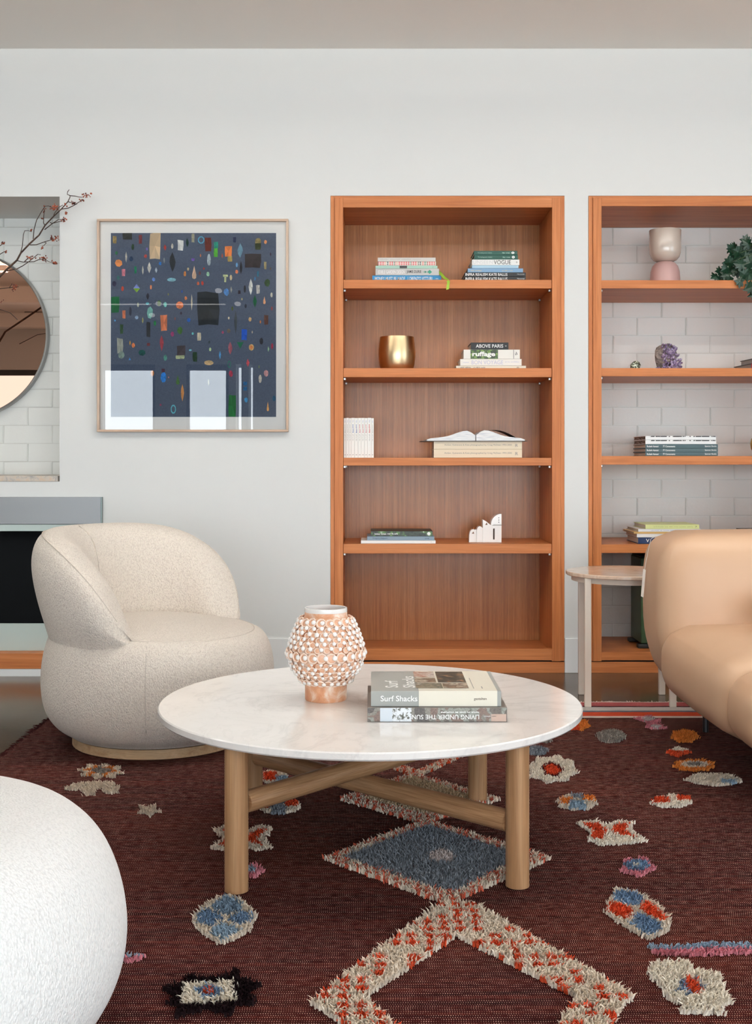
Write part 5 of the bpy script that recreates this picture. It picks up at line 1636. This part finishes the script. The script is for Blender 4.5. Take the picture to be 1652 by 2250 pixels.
band_c = checks(lin((238, 224, 206)), RED, .034, .72)
# large open lozenge near the viewer
motif([(fp((958, 1992), (1002, 2058), (800, 2192), (690, 2208), (682, 2200)), band_c),
       (fp((684, 2204), (800, 2190), (868, 2252), (930, 2300), (800, 2300), (756, 2252)), band_c),
       (fp((1050, 1990), (1386, 2184), (1380, 2196), (1266, 2192), (1002, 2056)), band_c),
       (fp((1266, 2190), (1388, 2188), (1342, 2252), (1300, 2300), (1170, 2300), (1226, 2252)), band_c),
       (fp((950, 1994), (985, 1978), (1055, 1990), (1006, 2058)), band_c)], spacing=.0042, h=(.012, .019), fuzz=.003, label='cream and red checked open lozenge band')
# slate blue lozenge under the table
bd = checks(CRM, lin((206, 100, 76)), .024, .9)
motif([(fp((935, 1803), (1208, 1886), (1040, 1962), (985, 1988), (940, 1972), (712, 1886)), bd),
       (fp((940, 1815), (1150, 1884), (1000, 1962), (945, 1952), (752, 1886)), SLA),
       (fp((940, 1880), (968, 1868), (1003, 1882), (992, 1896), (950, 1896)), lin((214, 200, 196)))], spacing=.0044, h=(.012, .020), label='slate blue lozenge with a red and cream border')
motif([(fp((905, 1698), (1100, 1756), (960, 1800), (930, 1810), (880, 1795), (743, 1755)), bd),
       (fp((908, 1706), (1040, 1752), (1030, 1758), (935, 1790), (800, 1756)), CRM2)], spacing=.0050, h=(.010, .016), label='beige lozenge with a red and cream border')
bd2 = checks(CRM, RED, .030, .9)
motif([(fp((868, 1690), (888, 1682), (920, 1692), (985, 1662), (1030, 1640), (1062, 1640), (1000, 1668), (930, 1702), (905, 1704)), bd2),
       (fp((868, 1690), (760, 1640), (790, 1635), (888, 1682)), bd2)], spacing=.0052, label='far red and cream lozenge band')
# small motifs
S_ = dict(spacing=.0046)
motif([(star(222, 1694, 108, 34), CRM), (star(222, 1694, 84, 24, 6, .6), ORA), (dia(222, 1694, 50, 20), GRY)], **S_)
motif([(fp((140, 1732), (165, 1722), (205, 1717), (245, 1718), (264, 1730), (255, 1742), (228, 1742), (226, 1732), (212, 1730), (208, 1745), (186, 1746), (180, 1734), (160, 1736)), CRM)], **S_)
motif([(star(328, 1780, 60, 28, 5, .5), CRM)], **S_)
motif([(fp((470, 1820), (520, 1812), (545, 1826), (570, 1812), (600, 1818), (580, 1842), (598, 1862), (560, 1868), (540, 1856), (510, 1870), (462, 1862), (490, 1842)), CRM),
       (fp((490, 1822), (525, 1820), (545, 1836), (575, 1820), (585, 1826), (562, 1842), (580, 1858), (540, 1850), (510, 1860), (478, 1858), (505, 1842)), RED)], **S_)
motif([(ell(600, 1706, 60, 28), CRM), (rec(592, 1706, 30, 18), RED), (rec(618, 1712, 24, 14), LBL)], **S_)
motif([(ell(614, 1770, 92, 34), CRM), (rec(586, 1768, 24, 16), RED), (rec(640, 1765, 26, 14), RED), (rec(612, 1778, 34, 18), SLA), (rec(612, 1762, 30, 12), SLA)], **S_)
motif([(dia(556, 1912, 52, 32), PNK), (dia(552, 1910, 30, 18), LBL)], **S_)
motif([(fp((500, 1966), (532, 1976), (562, 2010), (546, 2046), (490, 2074), (458, 2060), (428, 2034), (424, 2016), (455, 1984)), CRM),
       (fp((500, 1970), (528, 1980), (532, 2000), (498, 2016), (475, 2006), (465, 1990)), lin((134, 154, 172))), (fp((452, 1996), (476, 2008), (490, 2020), (470, 2036), (434, 2030), (432, 2016)), BLU),
       (fp((534, 2002), (556, 2014), (548, 2026), (524, 2038), (500, 2022)), BLU), (fp((492, 2030), (520, 2042), (536, 2046), (490, 2068), (460, 2052), (472, 2038)), LBL)], spacing=.0040, h=(.010, .016), label='blue four-part motif at the front table leg')
motif([(fp((270, 2096), (316, 2096), (312, 2106), (290, 2112), (270, 2112)), PNK), (fp((270, 2096), (318, 2096), (300, 2103), (270, 2103)), LBL)], **S_)
motif([(fp((360, 2170), (410, 2160), (408, 2142), (450, 2150), (480, 2148), (520, 2132), (530, 2152), (575, 2162), (545, 2178), (562, 2206), (515, 2208), (508, 2232), (455, 2214), (386, 2234), (394, 2206), (362, 2204), (384, 2188)), BLK),
       (fp((402, 2164), (518, 2156), (516, 2202), (398, 2210)), WHT), (dia(460, 2181, 66, 36), BLU), (dia(458, 2181, 26, 16), RED)], spacing=.0040, h=(.011, .018), label='black star with a white square and blue diamond')
motif([(star(1213, 1690, 116, 62, 8, .8), WHT), (fp((1188, 1686), (1210, 1674), (1238, 1690), (1226, 1708), (1200, 1704)), lin((90, 32, 30))), (fp((1194, 1688), (1212, 1678), (1232, 1692), (1222, 1704), (1204, 1702)), RED)], **S_)
motif([(ell(1180, 1649, 46, 18), SLA)], **S_)
motif([(star(1267, 1762, 92, 36, 8, .85), CRM), (rec(1243, 1760, 26, 14), ORA), (rec(1292, 1754, 24, 12), ORA), (rec(1268, 1768, 36, 18), LBL), (rec(1268, 1750, 26, 10), SLA)], **S_)
motif([(fp((1266, 1806), (1308, 1802), (1335, 1812), (1362, 1803), (1392, 1806), (1386, 1824), (1422, 1846), (1388, 1852), (1356, 1854), (1318, 1856), (1292, 1846), (1296, 1828)), WHT),
       (fp((1276, 1810), (1312, 1808), (1330, 1822), (1325, 1842), (1300, 1844), (1302, 1824)), RED), (fp((1348, 1812), (1384, 1810), (1372, 1824), (1400, 1840), (1368, 1836), (1344, 1830)), RED)], **S_)
motif([(star(1400, 1904, 86, 46, 5, .72), PNK), (star(1400, 1901, 60, 28, 6, .8), BLU), (star(1398, 1900, 24, 12, 4, .5), WHT)], **S_)
motif([(fp((1352, 1954), (1402, 1962), (1440, 1985), (1472, 2018), (1468, 2044), (1424, 2064), (1380, 2040), (1328, 2004), (1336, 1985)), CRM),
       (fp((1356, 1958), (1402, 1966), (1414, 1980), (1396, 1994), (1372, 1988), (1345, 1980)), BLU), (fp((1340, 1984), (1372, 1990), (1394, 2002), (1376, 2022), (1352, 2014), (1334, 2002)), RED),
       (fp((1412, 1982), (1436, 1990), (1462, 2018), (1456, 2026), (1424, 2012), (1404, 1998)), RED), (fp((1400, 2006), (1430, 2020), (1454, 2032), (1448, 2048), (1422, 2058), (1384, 2032)), BLU)], spacing=.0040, h=(.010, .016), label='red and blue four-part lozenge')
motif([(fp((1420, 2076), (1480, 2078), (1560, 2070), (1660, 2074), (1660, 2086), (1560, 2084), (1520, 2094), (1440, 2090)), LBL), (fp((1430, 2086), (1520, 2086), (1560, 2082), (1660, 2084), (1660, 2092), (1520, 2098), (1440, 2094)), PNK)], spacing=.0040)
motif([(fp((1432, 2116), (1506, 2112), (1528, 2132), (1580, 2140), (1592, 2180), (1606, 2204), (1580, 2212), (1592, 2228), (1492, 2224), (1500, 2206), (1462, 2194), (1456, 2170), (1424, 2142)), WHT),
       (star(1515, 2170, 68, 44, 5, .6), lin((120, 140, 166))), (fp((1502, 2152), (1515, 2146), (1540, 2176), (1530, 2190), (1508, 2178)), RED)], spacing=.0040, h=(.011, .018), label='large cream lozenge with a red and blue heart')
motif([(star(1475, 1760, 96, 30, 7, .8), WHT), (rec(1452, 1758, 34, 14), RED), (rec(1500, 1754, 28, 10), RED)], **S_)
motif([(fp((1503, 1712), (1530, 1700), (1600, 1700), (1632, 1716), (1600, 1724), (1570, 1726), (1530, 1720)), CRM), (rec(1600, 1718, 30, 8), LBL)], **S_)
motif([(star(1525, 1681, 98, 27, 9, .8), ORA), (ell(1526, 1680, 66, 14), CRM), (ell(1526, 1680, 36, 8), GRY)], **S_)
motif([(dia(1490, 1652, 56, 20), RED), (fp((1470, 1648), (1488, 1642), (1512, 1648), (1500, 1652)), WHT)], **S_)
motif([(star(1504, 1617, 64, 30, 7, .82), ORA)], **S_)
motif([(ell(1342, 1617, 62, 28), GRY)], **S_)
motif([(fp((1395, 1578), (1428, 1572), (1440, 1580), (1452, 1580), (1445, 1590), (1466, 1600), (1430, 1601), (1418, 1597), (1424, 1588)), PNK), (ell(1425, 1580, 28, 10), lin((206, 196, 194))), (ell(1440, 1597, 26, 7), lin((206, 196, 194)))], **S_)
motif([(star(1276, 1592, 42, 26, 5, .7), ORA), (rec(1264, 1596, 16, 12), RED)], **S_)
motif([(star(1200, 1625, 30, 14, 5, .7), GRY)], **S_)

# dark wool fringe along the left edge and pale overcast far edge
fr = MB(); r_ = random.Random(9)
for k in range(900):
    y = RY0 + .3 + (RY1 - RY0 - .3) * r_.random()
    x = RX0 + r_.uniform(-.002, .012)
    L_ = r_.uniform(.008, .024)
    p = Vector((x, y, RUG_T * .7)); q = p + Vector((-L_, r_.uniform(-.01, .01), r_.uniform(-.003, .006))); q.z = max(q.z, .002)
    fr.tube([p, (p + q) / 2 + Vector((0, 0, .002)), q], [.0022, .0018, .0007], 4, False)
fr.build('fringe', mat('dark_wool', (52, 26, 26), .95, spec=.05), RUG)['kind'] = 'stuff'
fr = MB()
for k in range(700):
    x = RX0 + (RX1 - RX0) * r_.random()
    y = RY1 + r_.uniform(-.008, .004)
    p = Vector((x, y, RUG_T * .8)); q = p + Vector((r_.uniform(-.006, .006), r_.uniform(.003, .012), r_.uniform(-.002, .005)))
    fr.tube([p, q], [.0024, .0012], 4, False)
fr.build('far_edge_loops', mat('pale_wool', (214, 198, 188), .95, spec=.05), RUG)['kind'] = 'stuff'

# ------------------------------------------------------------------ panes of the windows behind the viewer
for o in list(bpy.data.objects):
    if o.name.startswith('window_') and o.type == 'MESH':
        k = int(o.name.split('_')[1])
        mb = MB()
        if k <= len(WINDOWS):
            a, b = WINDOWS[k - 1]; y = FACADE_Y - .06
            mb._add([(a + .04, y, .11), (b - .04, y, .11), (b - .04, y, 2.22), (a + .04, y, 2.22)], [(0, 1, 2, 3)])
        else:
            x = XR + .06
            mb._add([(x, RW[0] + .05, RW[2] + .05), (x, RW[1] - .05, RW[2] + .05), (x, RW[1] - .05, RW[3] - .05), (x, RW[0] + .05, RW[3] - .05)], [(0, 1, 2, 3)])
        mb.build('pane', M_GLZ, o)
